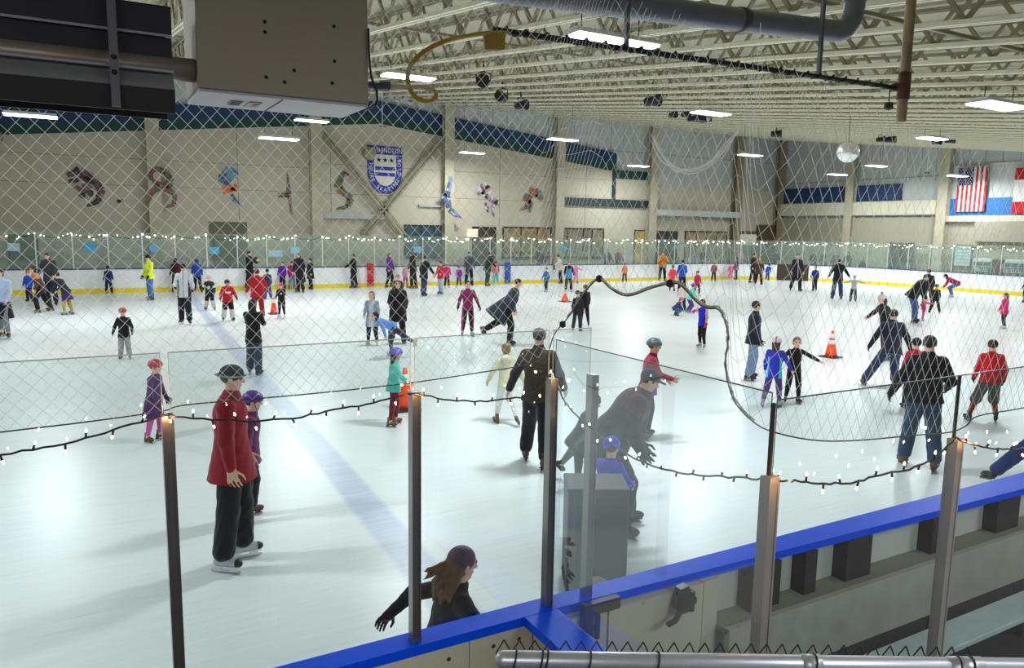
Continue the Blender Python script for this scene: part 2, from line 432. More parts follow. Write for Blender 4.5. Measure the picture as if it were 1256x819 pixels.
        def pt(C, mi):
            L = ((C - pel) @ Rt) / B; x, y, z = L[:, 0], L[:, 1], L[:, 2]
            onarm = np.zeros(len(C), bool)
            if top.get('c2') or top.get('c3'):
                D = np.stack([_prim(a_, C) for a_ in q]); onarm = np.array([any(a_ is b_ for b_ in arms) for a_ in q])[D.argmin(0)]
            for key, i in (('z2', 2), ('z3', 3)):
                for w in top.get(key, '').split():
                    if w == 'yoke': mk = (z > .235)
                    elif w == 'hem': mk = (z < -hem+.03) & ~onarm
                    elif w == 'band': mk = (z > .07) & (z < .12) & ~onarm
                    elif w == 'chest': mk = (z > .16) & (z < .205) & (np.abs(x) < .07) & (y > 0)
                    elif w == 'emblem': mk = ((z-.16)**2 + x**2 < .045**2) & (y > 0)
                    elif w == 'side': mk = (np.abs(x) > .078) & ~onarm & (z < .22)
                    elif w == 'vest': mk = ~onarm & (z < .30)
                    elif w == 'low': mk = (z < .03) & ~onarm
                    elif w == 'front': mk = (y > 0) & (np.abs(x) < .05) & ~onarm
                    elif w == 'zip': mk = (y > 0) & (np.abs(x) < .008) & ~onarm
                    elif w == 'belt': mk = (z > .0) & (z < .025) & ~onarm
                    elif w == 'back': mk = (y < 0) & (np.abs(x) < .06) & (z > -.02) & (z < .22) & ~onarm
                    elif w == 'armband':
                        mk = np.zeros(len(C), bool)
                        for sd in 'lr': mk |= (((C - (J['elb'+sd]*.75 + J['sho'+sd]*.25))**2).sum(1) < (.06*B)**2) & onarm
                    elif w == 'cuff':
                        mk = np.zeros(len(C), bool)
                        for sd in 'lr': mk |= (((C - J['wri'+sd])**2).sum(1) < (.06*B)**2) & onarm
                    else: continue
                    mi[mk] = i
        me = sdf_mesh(top.get('name', 'jacket'), q, v, k=.03*s, cuts=[(-up_t, hem*B - up_t @ pel)] if cape_cut is None else [cape_cut], paint=pt, mats=[cloth(c) for c in cols])
        if top.get('puff', 0):
            co = np.empty(len(me.vertices)*3, np.float32); me.vertices.foreach_get('co', co); co = co.reshape(-1, 3)
            no = np.empty(len(me.vertices)*3, np.float32); me.vertices.foreach_get('normal', no); no = no.reshape(-1, 3)
            zz = ((co - pel) @ Rt)[:, 2]; co = co + no*(np.abs(np.sin(zz*math.pi/(.055*B)))*top['puff']*s)[:, None]
            me.vertices.foreach_set('co', co.astype(np.float32).ravel()); me.update()
        else:
            co = np.empty(len(me.vertices)*3, np.float32); me.vertices.foreach_get('co', co); co = co.reshape(-1, 3)
            no = np.empty(len(me.vertices)*3, np.float32); me.vertices.foreach_get('normal', no); no = no.reshape(-1, 3)
            wv = np.sin(co[:, 2]*48/s + 2.2*np.sin(co[:, 0]*21/s) + co[:, 1]*17/s) * .5 + np.sin(co[:, 0]*60/s + co[:, 2]*33/s)*.4
            co = co + no*(wv*.0030*s)[:, None]; me.vertices.foreach_set('co', co.astype(np.float32).ravel()); me.update()
        link(top.get('name', 'jacket'), me, root)
    # ---- trousers, tights or jeans
    if legs:
        pad = legs.get('pad', .012)*s; ck = legs.get('cuff', .034)
        q = [ell(T(0, 0, -.01), np.array([.086*bl, .074*min(bl, 1.1), .085])*B + pad*.6, R=Rt)]
        for sd in 'lr':
            end = J['ank'+sd] + unit(J['knee'+sd] - J['ank'+sd])*legs.get('up', .03)*B
            q += [cap(J['hip'+sd], J['knee'+sd], .056*B*min(bl, 1.12)+pad*.6, .044*B+pad)]
            if legs.get('short'): q += [cap(J['knee'+sd], J['knee'+sd]*.9+J['ank'+sd]*.1, .05*B+pad, .05*B+pad), cap(J['knee'+sd]*.9+J['ank'+sd]*.1, end, .038*B+.006, .026*B+.006, m=1)]
            else: q += [cap(J['knee'+sd], end, .044*B+pad, ck*B+pad*.8, m=1 if legs.get('c2') else 0)]
        if legs.get('skirt'):
            sk_ = legs['skirt']; ax = unit(Rt @ UP*.4 + UP*.6); a_ = T(0, 0, .05)
            me = sdf_mesh('skirt', [cap(a_, a_ - ax*(sk_+.16)*B, .088*B+pad, .17*B+pad, fl=(fy, .9))], v, k=.02*s, cuts=[(-ax, sk_*B + .05*B - ax @ a_)], mats=[cloth(legs['sc'])])
            link('skirt', me, root)
        def pl(C, mi):
            if legs.get('stripe'):
                mi[((np.abs((C - pel) @ RT) > .085*B) & (C[:, 2] < pel[2]))] = 1
        me = sdf_mesh(legs.get('name', 'trousers'), q, v, k=.02*s, paint=pl, mats=[cloth(legs['c']), cloth(legs.get('c2', legs.get('stripe', legs['c']))), cloth(legs.get('sc', legs['c']))])
        co = np.empty(len(me.vertices)*3, np.float32); me.vertices.foreach_get('co', co); co = co.reshape(-1, 3)
        no = np.empty(len(me.vertices)*3, np.float32); me.vertices.foreach_get('normal', no); no = no.reshape(-1, 3)
        wv = np.sin(co[:, 2]*31/s + 2.6*np.sin(co[:, 0]*37/s + 3*co[:, 2]/s) + 1.7*np.sin(co[:, 1]*41/s)) ; co = co + no*(wv*min(pad*.16, .0028))[:, None]
        me.vertices.foreach_set('co', co.astype(np.float32).ravel()); me.update()
        link(legs.get('name', 'trousers'), me, root)
    # ---- gloves
    if gloves:
        for i, sd in enumerate('lr'):
            qq = hand(sd, .004*s) + [cap(J['wri'+sd] - J['fo'+sd]*.015*B, J['wri'+sd] + J['fo'+sd]*.02*B, .027*B, .027*B)]
            link('glove', sdf_mesh('glove', qq, v, k=.016, mats=[cloth(gloves)]), root)
    # ---- hair
    if hair and hair[1] != 'none':
        st = hair[1]; q = [ell(HD(0, -.075, .15), np.array([.365, .42, .385])*hh, R=Rh, k=.01)]
        if st in ('long', 'pony', 'bun', 'bob', 'flow', 'braid'): q.append(ell(HD(0, -.17, -.02), np.array([.36, .31, .36])*hh, R=Rh))
        if st == 'long': q += [cap(HD(-.13, -.26, -.1), HD(-.15, -.33, -1.0), .24*hh, .12*hh), cap(HD(.13, -.26, -.1), HD(.15, -.33, -1.0), .24*hh, .12*hh)]
        if st == 'bob': q += [cap(HD(-.2, -.15, 0), HD(-.22, -.15, -.42), .2*hh, .16*hh), cap(HD(.2, -.15, 0), HD(.22, -.15, -.42), .2*hh, .16*hh), cap(HD(0, -.28, 0), HD(0, -.28, -.42), .22*hh, .16*hh)]
        if st == 'pony': q += [cap(HD(0, -.42, .12), HD(0, -.62, .0), .12*hh, .13*hh), cap(HD(0, -.62, .0), HD(0, -.6, -.6), .14*hh, .05*hh)]
        if st == 'bun': q += [ell(HD(0, -.42, .3), np.array([.17, .17, .17])*hh)]
        if st == 'braid': q += [cap(HD(0, -.4, -.1), HD(.0, -.42, -.5), .13*hh, .11*hh), cap(HD(0, -.42, -.5), HD(0, -.42, -1.0), .11*hh, .05*hh)]
        if st == 'flow':
            for a, dx, dy, dz_, r0 in ((-.18, -.05, -.55, -.75, .17), (0., .02, -.62, -.95, .2), (.18, .06, -.50, -1.0, .18), (.1, .1, -.72, -.55, .13), (-.1, -.08, -.8, -.40, .12), (.25, .1, -.30, -1.05, .13), (-.05, .0, -.95, -.15, .09), (.05, .02, -1.0, -.32, .07)):
                p0 = HD(a, -.2, .12); p1 = HD(a+dx*.5, -.2+dy*.45, .05+dz_*.4); p2 = HD(a+dx, -.2+dy*.85, dz_*.75); p3 = HD(a+dx*1.3, -.15+dy*1.05, dz_*1.02)
                q += [cap(p0, p1, r0*hh, r0*.95*hh), cap(p1, p2, r0*.95*hh, r0*.65*hh), cap(p2, p3, r0*.65*hh, r0*.15*hh)]
        q.append(ell(HD(0, .36, -.10), np.array([.30, .32, .36])*hh, R=Rh, k=.01, op='-'))
        me = sdf_mesh('hair', q, v, k=.02*s, mats=[mat('hair_'+hairc, lin(hairc), rough=.55, noise=.35, nscale=40, bump=.4)])
        link('hair', me, root)
    # ---- headgear
    if hat:
        kind = hat[0]; c1 = hat[1]; c2 = hat[2] if len(hat) > 2 else c1
        dn = Rh @ UP
        if kind == 'helmet':
            q = [ell(HD(0, -.05, .17), np.array([.45, .54, .44])*hh, R=Rh), cap(HD(-.2, .38, .2), HD(.2, .38, .2), .09*hh, .09*hh)]
            q += [cap(HD(x, -.35, .62), HD(x*1.2, .28, .58), .05*hh, .05*hh, k=.008, op='-') for x in (-.16, 0, .16)]
            q += [cap(HD(x*1.9, -.3, .44), HD(x*1.9, .25, .44), .05*hh, .05*hh, k=.008, op='-') for x in (-.2, .2)]
            strap = [cap(HD(-.36, .02, .1), HD(-.1, .2, -.46), .022*hh, .022*hh, m=1), cap(HD(.36, .02, .1), HD(.1, .2, -.46), .022*hh, .022*hh, m=1), cap(HD(-.1, .2, -.46), HD(.1, .2, -.46), .022*hh, .022*hh, m=1)]
            me = sdf_mesh('helmet', q, v, k=.02*s, cuts=[(-dn, -(dn @ HD(0, 0, .06)))], mats=[mat('helmet_'+c1, lin(c1), rough=.3), plain(c2, .5)],
                          paint=lambda C, mi: mi.__setitem__(np.abs(((C - hc) @ Rh)[:, 0]) < (.0 if c1 == c2 else .07*hh), 1))
            ho = link('helmet', me, root)
            link('chin_strap', sdf_mesh('chin_strap', [dict(p_, m=0) for p_ in strap], v*.8, k=.004, mats=[plain('1a1a1a', .7)]), ho)
        elif kind == 'hockey':
            q = [ell(HD(0, -.05, .17), np.array([.43, .51, .42])*hh, R=Rh), cap(HD(-.37, -.05, .1), HD(-.37, -.05, -.15), .08*hh, .07*hh), cap(HD(.37, -.05, .1), HD(.37, -.05, -.15), .08*hh, .07*hh)]
            me = sdf_mesh('helmet', q, v, k=.02*s, cuts=[(-dn, -(dn @ HD(0, 0, -.18)))], mats=[mat('helmet_'+c1, lin(c1), rough=.3)])
            ho = link('helmet', me, root); m = MB()
            P_ = lambda x, z: tuple(HD(x, .47 - .5*x*x, z))
            for z in (.12, .0, -.12, -.24, -.36): m.tube([P_(x, z) for x in (-.34, -.2, 0, .2, .34)], .012*hh + .001, 5)
            for x in (-.22, 0, .22): m.tube([P_(x, z) for z in (.14, -.1, -.38)], .012*hh + .001, 5)
            m.build('face_cage', plain('9a9ca0', .35), ho)
        elif kind in ('beanie', 'pom'):
            q = [ell(HD(0, -.05, .20), np.array([.39, .45, .40])*hh, R=Rh), ell(HD(0, -.04, .14), np.array([.41, .47, .10])*hh, R=Rh, m=1)]
            if kind == 'pom': q.append(ell(HD(0, -.06, .70), np.array([.13, .13, .13])*hh, m=2))
            me = sdf_mesh('knit_hat', q, v, k=.012*s, cuts=[(-dn, -(dn @ HD(0, 0, .03)))], mats=[cloth(c1), cloth(c2), cloth(hat[3] if len(hat) > 3 else c2)])
            link('knit_hat', me, root)
        elif kind == 'cap':
            q = [ell(HD(0, -.05, .20), np.array([.385, .45, .34])*hh, R=Rh), ell(HD(0, .46, .17), np.array([.25, .26, .04])*hh, R=Rh, m=1), ell(HD(0, -.05, .54), np.array([.04, .04, .03])*hh, m=1)]
            me = sdf_mesh('cap', q, v, k=.01*s, cuts=[(-dn, -(dn @ HD(0, 0, .11)))], mats=[cloth(c1), cloth(c2)])
            link('cap', me, root)
        elif kind == 'bucket':
            q = [ell(HD(0, -.05, .20), np.array([.40, .46, .36])*hh, R=Rh), cap(HD(0, -.05, .17), HD(0, -.08, -.02), .42*hh, .60*hh, fl=(dn, .10), m=1)]
            me = sdf_mesh('sun_hat', q, v, k=.012*s, mats=[cloth(c1), cloth(c2)], cuts=[(-dn, -(dn @ HD(0, 0, -.07)))])
            link('sun_hat', me, root)
        elif kind == 'band':
            q = [ell(HD(0, -.06, .17), np.array([.385, .44, .08])*hh, R=Rh)]
            link('headband', sdf_mesh('headband', q, v*.8, k=.01, mats=[cloth(c1)]), root)
        elif kind == 'muffs':
            q = [ell(HD(-.37, -.03, -.02), np.array([.09, .17, .17])*hh, R=Rh), ell(HD(.37, -.03, -.02), np.array([.09, .17, .17])*hh, R=Rh)]
            for i in range(10):
                a, b_ = PI*i/10, PI*(i+1)/10
                q.append(cap(HD(.40*math.cos(a), -.03, .05+.5*math.sin(a)), HD(.40*math.cos(b_), -.03, .05+.5*math.sin(b_)), .03*hh, .03*hh))
            link('earmuffs', sdf_mesh('earmuffs', q, v*.8, k=.008, mats=[cloth(c1)]), root)
        elif kind == 'hood':
            q = [ell(HD(0, -.10, .10), np.array([.43, .47, .50])*hh, R=Rh), cap(HD(0, -.12, -.1), HD(0, -.14, -.45), .40*hh, .36*hh), ell(HD(0, .42, -.06), np.array([.29, .34, .38])*hh, R=Rh, k=.02, op='-')]
            link('hood', sdf_mesh('hood', q, v, k=.02*s, mats=[cloth(c1)]), root)
    # ---- skates
    me, bl_ = boot_meshes(boots)
    for sd in 'lr':
        f, up = J['foot'+sd]; r = np.cross(f, up)
        o = link('skate', me, root)
        M = Matrix(((r[0], f[0], up[0], J['ank'+sd][0]), (r[1], f[1], up[1], J['ank'+sd][1]), (r[2], f[2], up[2], J['ank'+sd][2]), (0, 0, 0, 1)))
        o.matrix_local = M @ Matrix.Diagonal((s, s, s, 1))
        link('blade', bl_, o)
    return root, J, dict(HD=HD, T=T, B=B, hh=hh)
# ------------------------------------------------------------------ camera
cam = bpy.data.cameras.new('camera'); co = bpy.data.objects.new('camera', cam); COL.objects.link(co); SC.camera = co
cam.sensor_width = 36; cam.lens = 923.07 / 1256 * 36; cam.clip_start = .05; cam.clip_end = 300
_r, _u, _f = Vector((.87257, -.48822, .01640)), Vector((.05214, .12647, .99060)), Vector((.48571, .86351, -.13581))
co.matrix_world = Matrix(((_r.x, _u.x, -_f.x, 0), (_r.y, _u.y, -_f.y, 0), (_r.z, _u.z, -_f.z, 3.1308), (0, 0, 0, 1)))

# ------------------------------------------------------------------ shared materials
M = dict(
    beige=mat('beige_wall', lin('c5bdaa'), rough=.8, noise=.06, nscale=1.2), grey=mat('grey_cladding', lin('c0c5c4'), rough=.6, noise=.05, nscale=2),
    cream=mat('cream_steel', lin('ece7cd'), rough=.5, noise=.12, nscale=3), col=mat('column_paint', lin('b9b29a'), rough=.6, noise=.12, nscale=3), tan=mat('tan_steel', lin('948a6e'), rough=.6, noise=.2, nscale=3),
    deck=mat('roof_deck', lin('b3ae98'), rough=.7, noise=.12, nscale=1.5),
    navy=plain('123a63', .6, noise=.1), teal=plain('12443f', .6, noise=.1), blue=plain('1f6fb5', .6, noise=.05),
    board=mat('board_white', lin('eceff0'), rough=.35, noise=.04, nscale=1.), yellow=plain('e8d21a', .4), capblue=plain('0452f2', .45, noise=.08, nscale=5, spec=.15),
    bluetrim=plain('23406f', .4), boardout=mat('board_outer', lin('cbc3ab'), rough=.5, noise=.1, nscale=3), rubber=mat('rubber', lin('2a2727'), rough=.75, noise=.3, nscale=6),
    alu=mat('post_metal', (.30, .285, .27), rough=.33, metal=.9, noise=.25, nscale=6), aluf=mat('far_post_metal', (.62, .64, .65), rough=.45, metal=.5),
    steel=mat('dark_steel', lin('403c3a'), rough=.5, metal=.4, noise=.25), black=plain('141416', .5), darkgrey=plain('33343a', .45, noise=.2),
    plank=mat('bench_plank', lin('b6c6c2'), rough=.45, noise=.2, nscale=7), conc=mat('ledge', lin('a6a799'), rough=.6, noise=.22, nscale=6),
    galv=mat('galvanised', lin('b9bcc2'), rough=.38, metal=.55, noise=.1, nscale=12), white=plain('e6e6e2', .5), rope=plain('55504a', .85),
    wire=plain('16181a', .5), netc=net_mat('net_cord', (.97, .96, .93), .5), edge=mat('glass_edge', lin('c4d6d2'), rough=.2))
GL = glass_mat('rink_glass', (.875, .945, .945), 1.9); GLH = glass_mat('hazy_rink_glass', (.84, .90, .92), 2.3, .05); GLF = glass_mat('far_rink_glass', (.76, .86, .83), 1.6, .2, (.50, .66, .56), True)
LENS = mat('lamp_lens', (1, 1, 1), emit=9., ecol=(.95, .98, 1.)); BULB = mat('bulb_glow', (1, .8, .6), emit=26., ecol=(1., .66, .40)); BULBF = mat('far_bulb_glow', (1, .9, .75), emit=5., ecol=(1., .88, .7))

# ice
def ice_material():
    m = bpy.data.materials.new('ice'); m.use_nodes = True; nt = m.node_tree; b = nt.nodes['Principled BSDF']; L = nt.links.new
    N = nt.nodes.new
    tc = N('ShaderNodeTexCoord'); sp = N('ShaderNodeSeparateXYZ'); L(tc.outputs['Object'], sp.inputs[0])
    n1 = N('ShaderNodeTexNoise'); n1.inputs['Scale'].default_value = .35; n1.inputs['Detail'].default_value = 6; L(tc.outputs['Object'], n1.inputs['Vector'])
    mp = N('ShaderNodeMapping'); mp.inputs['Scale'].default_value = (.6, 9, 1); mp.inputs['Rotation'].default_value = (0, 0, .5); L(tc.outputs['Object'], mp.inputs['Vector'])
    n2 = N('ShaderNodeTexNoise'); n2.inputs['Scale'].default_value = 2.2; n2.inputs['Detail'].default_value = 8; L(mp.outputs[0], n2.inputs['Vector'])
    mx = N('ShaderNodeMix'); mx.data_type = 'RGBA'; mx.inputs[6].default_value = (*lin('dfe8ea'), 1); mx.inputs[7].default_value = (*lin('edf3f5'), 1)
    ad = N('ShaderNodeMath'); ad.operation = 'ADD'; L(n1.outputs['Fac'], ad.inputs[0]); L(n2.outputs['Fac'], ad.inputs[1])
    hf = N('ShaderNodeMapRange'); hf.inputs[1].default_value = .75; hf.inputs[2].default_value = 1.3; L(ad.outputs[0], hf.inputs[0]); L(hf.outputs[0], mx.inputs[0])
    # the faint blue line frozen into the ice, running across the rink
    a = N('ShaderNodeMath'); a.operation = 'MULTIPLY_ADD'; a.inputs[1].default_value = -.045; L(sp.outputs['Y'], a.inputs[0]); L(sp.outputs['X'], a.inputs[2])
    s_ = N('ShaderNodeMath'); s_.operation = 'SUBTRACT'; L(a.outputs[0], s_.inputs[0]); s_.inputs[1].default_value = 2.27
    ab = N('ShaderNodeMath'); ab.operation = 'ABSOLUTE'; L(s_.outputs[0], ab.inputs[0])
    r = N('ShaderNodeMapRange'); r.inputs[1].default_value = .23; r.inputs[2].default_value = .15; L(ab.outputs[0], r.inputs[0])
    k = N('ShaderNodeMath'); k.operation = 'MULTIPLY'; L(r.outputs[0], k.inputs[0])
    fr = N('ShaderNodeMapRange'); fr.inputs[1].default_value = .3; fr.inputs[2].default_value = .75; fr.inputs[3].default_value = .75; fr.inputs[4].default_value = .38; L(n2.outputs['Fac'], fr.inputs[0]); L(fr.outputs[0], k.inputs[1])
    m2 = N('ShaderNodeMix'); m2.data_type = 'RGBA'; L(k.outputs[0], m2.inputs[0]); L(mx.outputs[2], m2.inputs[6]); m2.inputs[7].default_value = (*lin('a3b3da'), 1)
    L(m2.outputs[2], b.inputs['Base Color'])
    rr = N('ShaderNodeMapRange'); rr.inputs[3].default_value = .24; rr.inputs[4].default_value = .36; L(n2.outputs['Fac'], rr.inputs[0]); L(rr.outputs[0], b.inputs['Roughness'])
    bp = N('ShaderNodeBump'); bp.inputs['Strength'].default_value = .03; bp.inputs['Distance'].default_value = .02; L(n2.outputs['Fac'], bp.inputs['Height']); L(bp.outputs[0], b.inputs['Normal'])
    b.inputs['Specular IOR Level'].default_value = .45
    return m
RC, RR, RY, RX = (37., 31.), 8., 39., 45.      # corner centre and radius, far and end board lines
def rink_path(step=.7):
    pts = [(-9 + i*step, RY) for i in range(int((RC[0]+9)/step)+1)]
    n = 18
    pts += [(RC[0] + RR*math.sin(PI/2*i/n), RC[1] + RR*math.cos(PI/2*i/n)) for i in range(1, n+1)]
    y = RC[1]
    while y > 8: y -= step; pts.append((RX, y))
    return pts
PATH = rink_path()
m = MB(); pts = [(-30, 39)] + PATH + [(45, 3.2), (-30, 3.2)]
m.add([(x, y, 0) for x, y in pts], [tuple(range(len(pts)))[::-1]])
structure(m.build('floor_ice', ice_material()))
m = MB(); m.box(-32, 52, -8, 46, -.3, -.015); structure(m.build('floor', M['rubber']))

# ------------------------------------------------------------------ far wall
YW = 42.
m = MB(); m.box(-14, 47.8, YW, YW+.3, -.02, 11.6); structure(m.build('wall_far', M['grey']))
# beige facade with a low gable
def gz(x): return 9.0 - .108*abs(x - 14.77)
m = MB(); yb = YW - .08
m.poly([(-13.5, yb, 0), (34.3, yb, 0), (34.3, yb, 6.75), (31.4, yb, 6.75), (31.4, yb, gz(31.4)), (14.77, yb, 9.), (-13.5, yb, gz(-13.5))], (0, .08, 0))
m.poly([(34.3, yb, 0), (47.3, yb, 0), (47.3, yb, 6.5), (34.3, yb, 6.5)], (0, .08, 0))
structure(m.build('wall_far_facade', M['beige']))
m = MB()
for x in (-4.5, 7., 11.9, 22.5, 29.): m.box(x, x+.04, yb-.01, yb, 3.4, 8.2)
for x0, x1, z in ((-13, 11, 6.3), (-13, 31, 5.0), (11, 31, 6.6)): m.box(x0, x1, yb-.01, yb, z, z+.03)
structure(m.build('trim_1', M['tan']))
m = MB(); o = (0, -.1, 0)
for s in (-1, 1):
    xe = -13.5 if s < 0 else 31.4
    m.poly([(14.77, yb, 9.45), (14.77, yb, 10.22), (xe, yb, gz(xe)+1.22), (xe, yb, gz(xe)+.45)], o, 0)
    m.poly([(14.77, yb, 9.0), (14.77, yb, 9.45), (xe, yb, gz(xe)+.45), (xe, yb, gz(xe))], o, 1)
m.box(31.4, 34.3, yb-.1, yb, 6.75, 7.3, 1)
structure(m.build('trim_2', [M['navy'], M['teal']]))
m = MB(); m.box(27, 34.2, yb-.2, yb, 4.85, 5.35); m.box(31.15, 31.4, yb-.1, yb, 5.35, 7.2); structure(m.build('trim_3', plain('24383a', .6)))
m = MB(); m.box(34.6, 42.2, yb-1., yb, 4.35, 4.75); m.box(11.4, 15.2, yb-.25, yb, 3.65, 3.95); m.box(17.1, 18.7, yb-.15, yb, 4.45, 4.6); structure(m.build('trim_4', plain('b4b8b2', .6)))
# cladding seams above the facade
m = MB()
for i in range(60): x = -13 + i; m.box(x, x+.03, YW-.02, YW, 8, 11.4)
m.box(-14, 47.4, YW-.03, YW, 8.55, 8.62); structure(m.build('trim_5', plain('9fa5a4', .6)))
for i, x in enumerate((-4.8, 3.02, 11.02, 18.88, 26.7, 34.4, 42.5, 47.)):
    m = MB(); m.box(x-.3, x+.3, YW-.62, YW-.54, 0, 10.5); m.box(x-.3, x+.3, YW-.22, YW-.14, 0, 10.5); m.box(x-.05, x+.05, YW-.54, YW-.2, 0, 10.5)
    structure(m.build('column_far', M['col'] if i < 6 else M['tan']))
m = MB()
for a, b in (((11.404, 41.650, 8.301), (16.075, 41.650, 2.789)), ((18.587, 41.650, 8.478), (13.672, 41.650, 2.761))):
    for d in (-.16, .16): m.bar((a[0]+d, YW-.35, a[2]), (b[0]+d, YW-.35, b[2]), .1, .12)
structure(m.build('brace_far', M['tan']))

# openings in the far wall: (name, x0, x1, z0, z1, glass colour, frame colour, mullions, glow)
def opening(name, x0, x1, z0, z1, gc, fc, mul=(), glow=0., bars=()):
    root = empty(name, ((x0+x1)/2, yb, z0)); structure(root); y = yb
    m = MB(); w = .09
    m.box(x0-w, x0, y-.06, y+.02, z0, z1+w); m.box(x1, x1+w, y-.06, y+.02, z0, z1+w); m.box(x0, x1, y-.06, y+.02, z1, z1+w)
    if z0 > .2: m.box(x0-w, x1+w, y-.1, y+.02, z0-w, z0)
    for q in mul: m.box(q-.04, q+.04, y-.05, y, z0, z1)
    for q in bars: m.box(x0, x1, y-.05, y, q-.03, q+.03)
    o = m.build('frame', plain(fc, .5), root); o.matrix_parent_inverse = Matrix.Translation(root.location).inverted()
    k = 'opening_' + gc
    if k not in _M:
        mm = bpy.data.materials.new(k); mm.use_nodes = True; nt = mm.node_tree; b = nt.nodes['Principled BSDF']; b.inputs['Roughness'].default_value = .15
        tc = nt.nodes.new('ShaderNodeTexCoord'); n = nt.nodes.new('ShaderNodeTexVoronoi'); n.inputs['Scale'].default_value = 2.2; nt.links.new(tc.outputs['Object'], n.inputs['Vector'])
        n2 = nt.nodes.new('ShaderNodeTexNoise'); n2.inputs['Scale'].default_value = 1.6; nt.links.new(tc.outputs['Object'], n2.inputs['Vector'])
        mx = nt.nodes.new('ShaderNodeMix'); mx.data_type = 'RGBA'; c = lin(gc); mx.inputs[6].default_value = (*[q*.35 for q in c], 1); mx.inputs[7].default_value = (*[min(1, q*1.5) for q in c], 1)
        mx2 = nt.nodes.new('ShaderNodeMix'); mx2.data_type = 'RGBA'; mx2.blend_type = 'OVERLAY'; mx2.inputs[0].default_value = .12
        nt.links.new(n2.outputs['Fac'], mx.inputs[0]); nt.links.new(mx.outputs[2], mx2.inputs[6]); nt.links.new(n.outputs['Color'], mx2.inputs[7]); nt.links.new(mx2.outputs[2], b.inputs['Base Color'])
        nt.links.new(mx2.outputs[2], b.inputs['Emission Color']); b.inputs['Emission Strength'].default_value = glow
        _M[k] = mm
    m = MB(); m.box(x0, x1, y-.03, y-.01, z0, z1)
    o = m.build('pane', _M[k], root); o.matrix_parent_inverse = Matrix.Translation(root.location).inverted()
    return root
opening('door_1', -3.13, -2.11, 0, 2.5, '4a5a4c', '23262a', glow=.1)
m = MB(); m.box(5.5, 7.4, yb-.03, yb, 0, 3.35); structure(m.build('trim_6', plain('6f6c55', .7)))
opening('door_2', 5.75, 6.85, 0, 2.55, '8c8040', '2a2a28', glow=.25)
opening('window_1', 16.3, 18.66, 1.5, 3.3, '3c5560', '20262a', mul=(17.3, 18.1), glow=.15)
opening('door_3', 20.74, 22.2, 0, 3.26, '4a4236', '2b2823', mul=(21.4,), glow=.15)
opening('window_2', 22.85, 26.3, 1.5, 3.3, '8d7c60', '25221e', mul=(24.1, 25.3), glow=.3, bars=(1.75,))
opening('window_3', 27.1, 30.5, 1.5, 3.3, '77725f', '25221e', mul=(27.6, 28.9, 29.6), glow=.3)
opening('door_4', 33.26, 34.2, 0, 3.25, 'a08a4c', '3a372f', glow=.4)
opening('door_5', 35.3, 37., 0, 3.2, '3a4440', '22251f', mul=(36.1,), glow=.1)
opening('window_4', 37.9, 41.9, .9, 3.25, '8b836b', '35332c', mul=(38.9, 39.9, 40.9), glow=.25)
opening('window_5', 42.9, 46.6, .9, 3.3, '6f776b', '35332c', mul=(44.6,), glow=.2, bars=(2.5,))

# ------------------------------------------------------------------ end wall
XE = 47.4
m = MB(); m.box(XE, XE+.3, -4, 42.3, -.02, 11.6); structure(m.build('wall_end', M['grey']))
m = MB(); m.box(XE-.15, XE, 4, 41.9, 0, 4.45); structure(m.build('wall_end_lower', mat('end_lower', lin('aaa691'), rough=.8, noise=.06, nscale=1.5)))
m = MB(); m.box(XE-.45, XE, 28.7, 41.9, 4.6, 5.5); m.box(XE-.45, XE, 6, 28.5, 4.15, 4.5); structure(m.build('trim_7', plain('d0cbb4', .6)))
m = MB(); m.box(XE-.2, XE, 31.7, 35., 5.6, 6.65); m.box(XE-.2, XE, 35.6, 41.8, 5.6, 6.65); structure(m.build('trim_8', M['navy']))
m = MB(); m.box(XE-.2, XE, 8, 28.4, 4.5, 5.55); structure(m.build('trim_9', M['blue']))
m = MB(); m.box(XE-.1, XE, 8, 28.4, 5.55, 7.6); structure(m.build('trim_10', plain('c6ccca', .7)))
m = MB(); m.box(XE-.05, XE, 6, 42, 7.0, 7.08)
for i in range(36): y = 6.5+i; m.box(XE-.03, XE, y, y+.03, 6.7, 11)
structure(m.build('trim_11', plain('9fa5a4', .6)))
for y, z1 in ((35.3, 9.4), (28.6, 8.6), (22., 7.8), (15, 6.9)):
    m = MB(); m.box(XE-.62, XE-.54, y-.3, y+.3, 0, z1); m.box(XE-.22, XE-.14, y-.3, y+.3, 0, z1); m.box(XE-.54, XE-.2, y-.05, y+.05, 0, z1)
    structure(m.build('column_end', M['col']))
m = MB(); m.box(XE-.5, XE-.15, 4, 26.5, 2.95, 4.15); structure(m.build('trim_12', plain('a09d8c', .8)))
m = MB(); m.box(XE-.4, XE-.2, 30.4, 32., 0, 2.75, 0); m.box(XE-.45, XE-.4, 30.35, 30.5, 0, 2.8, 1); m.box(XE-.45, XE-.4, 31.9, 32.05, 0, 2.8, 1); structure(m.build('door_6', [plain('1d1a1c', .5), plain('4a463e', .6)]))
for i, (y0, y1) in enumerate(((28.9, 30.1), (27.75, 28.3))):
    m = MB(); m.box(XE-.35, XE-.2, y0, y1, 0, 2.1); structure(m.build('door_%d' % (7+i), plain('8c8168', .7)))
# dark sheet with the shade of the opening behind the gate in its colour
m = MB(); m.box(45.0, 47.1, 41.7, 41.9, 0, 3.9); structure(m.build('wall_corner_shade', plain('5a4c3c', .8)))

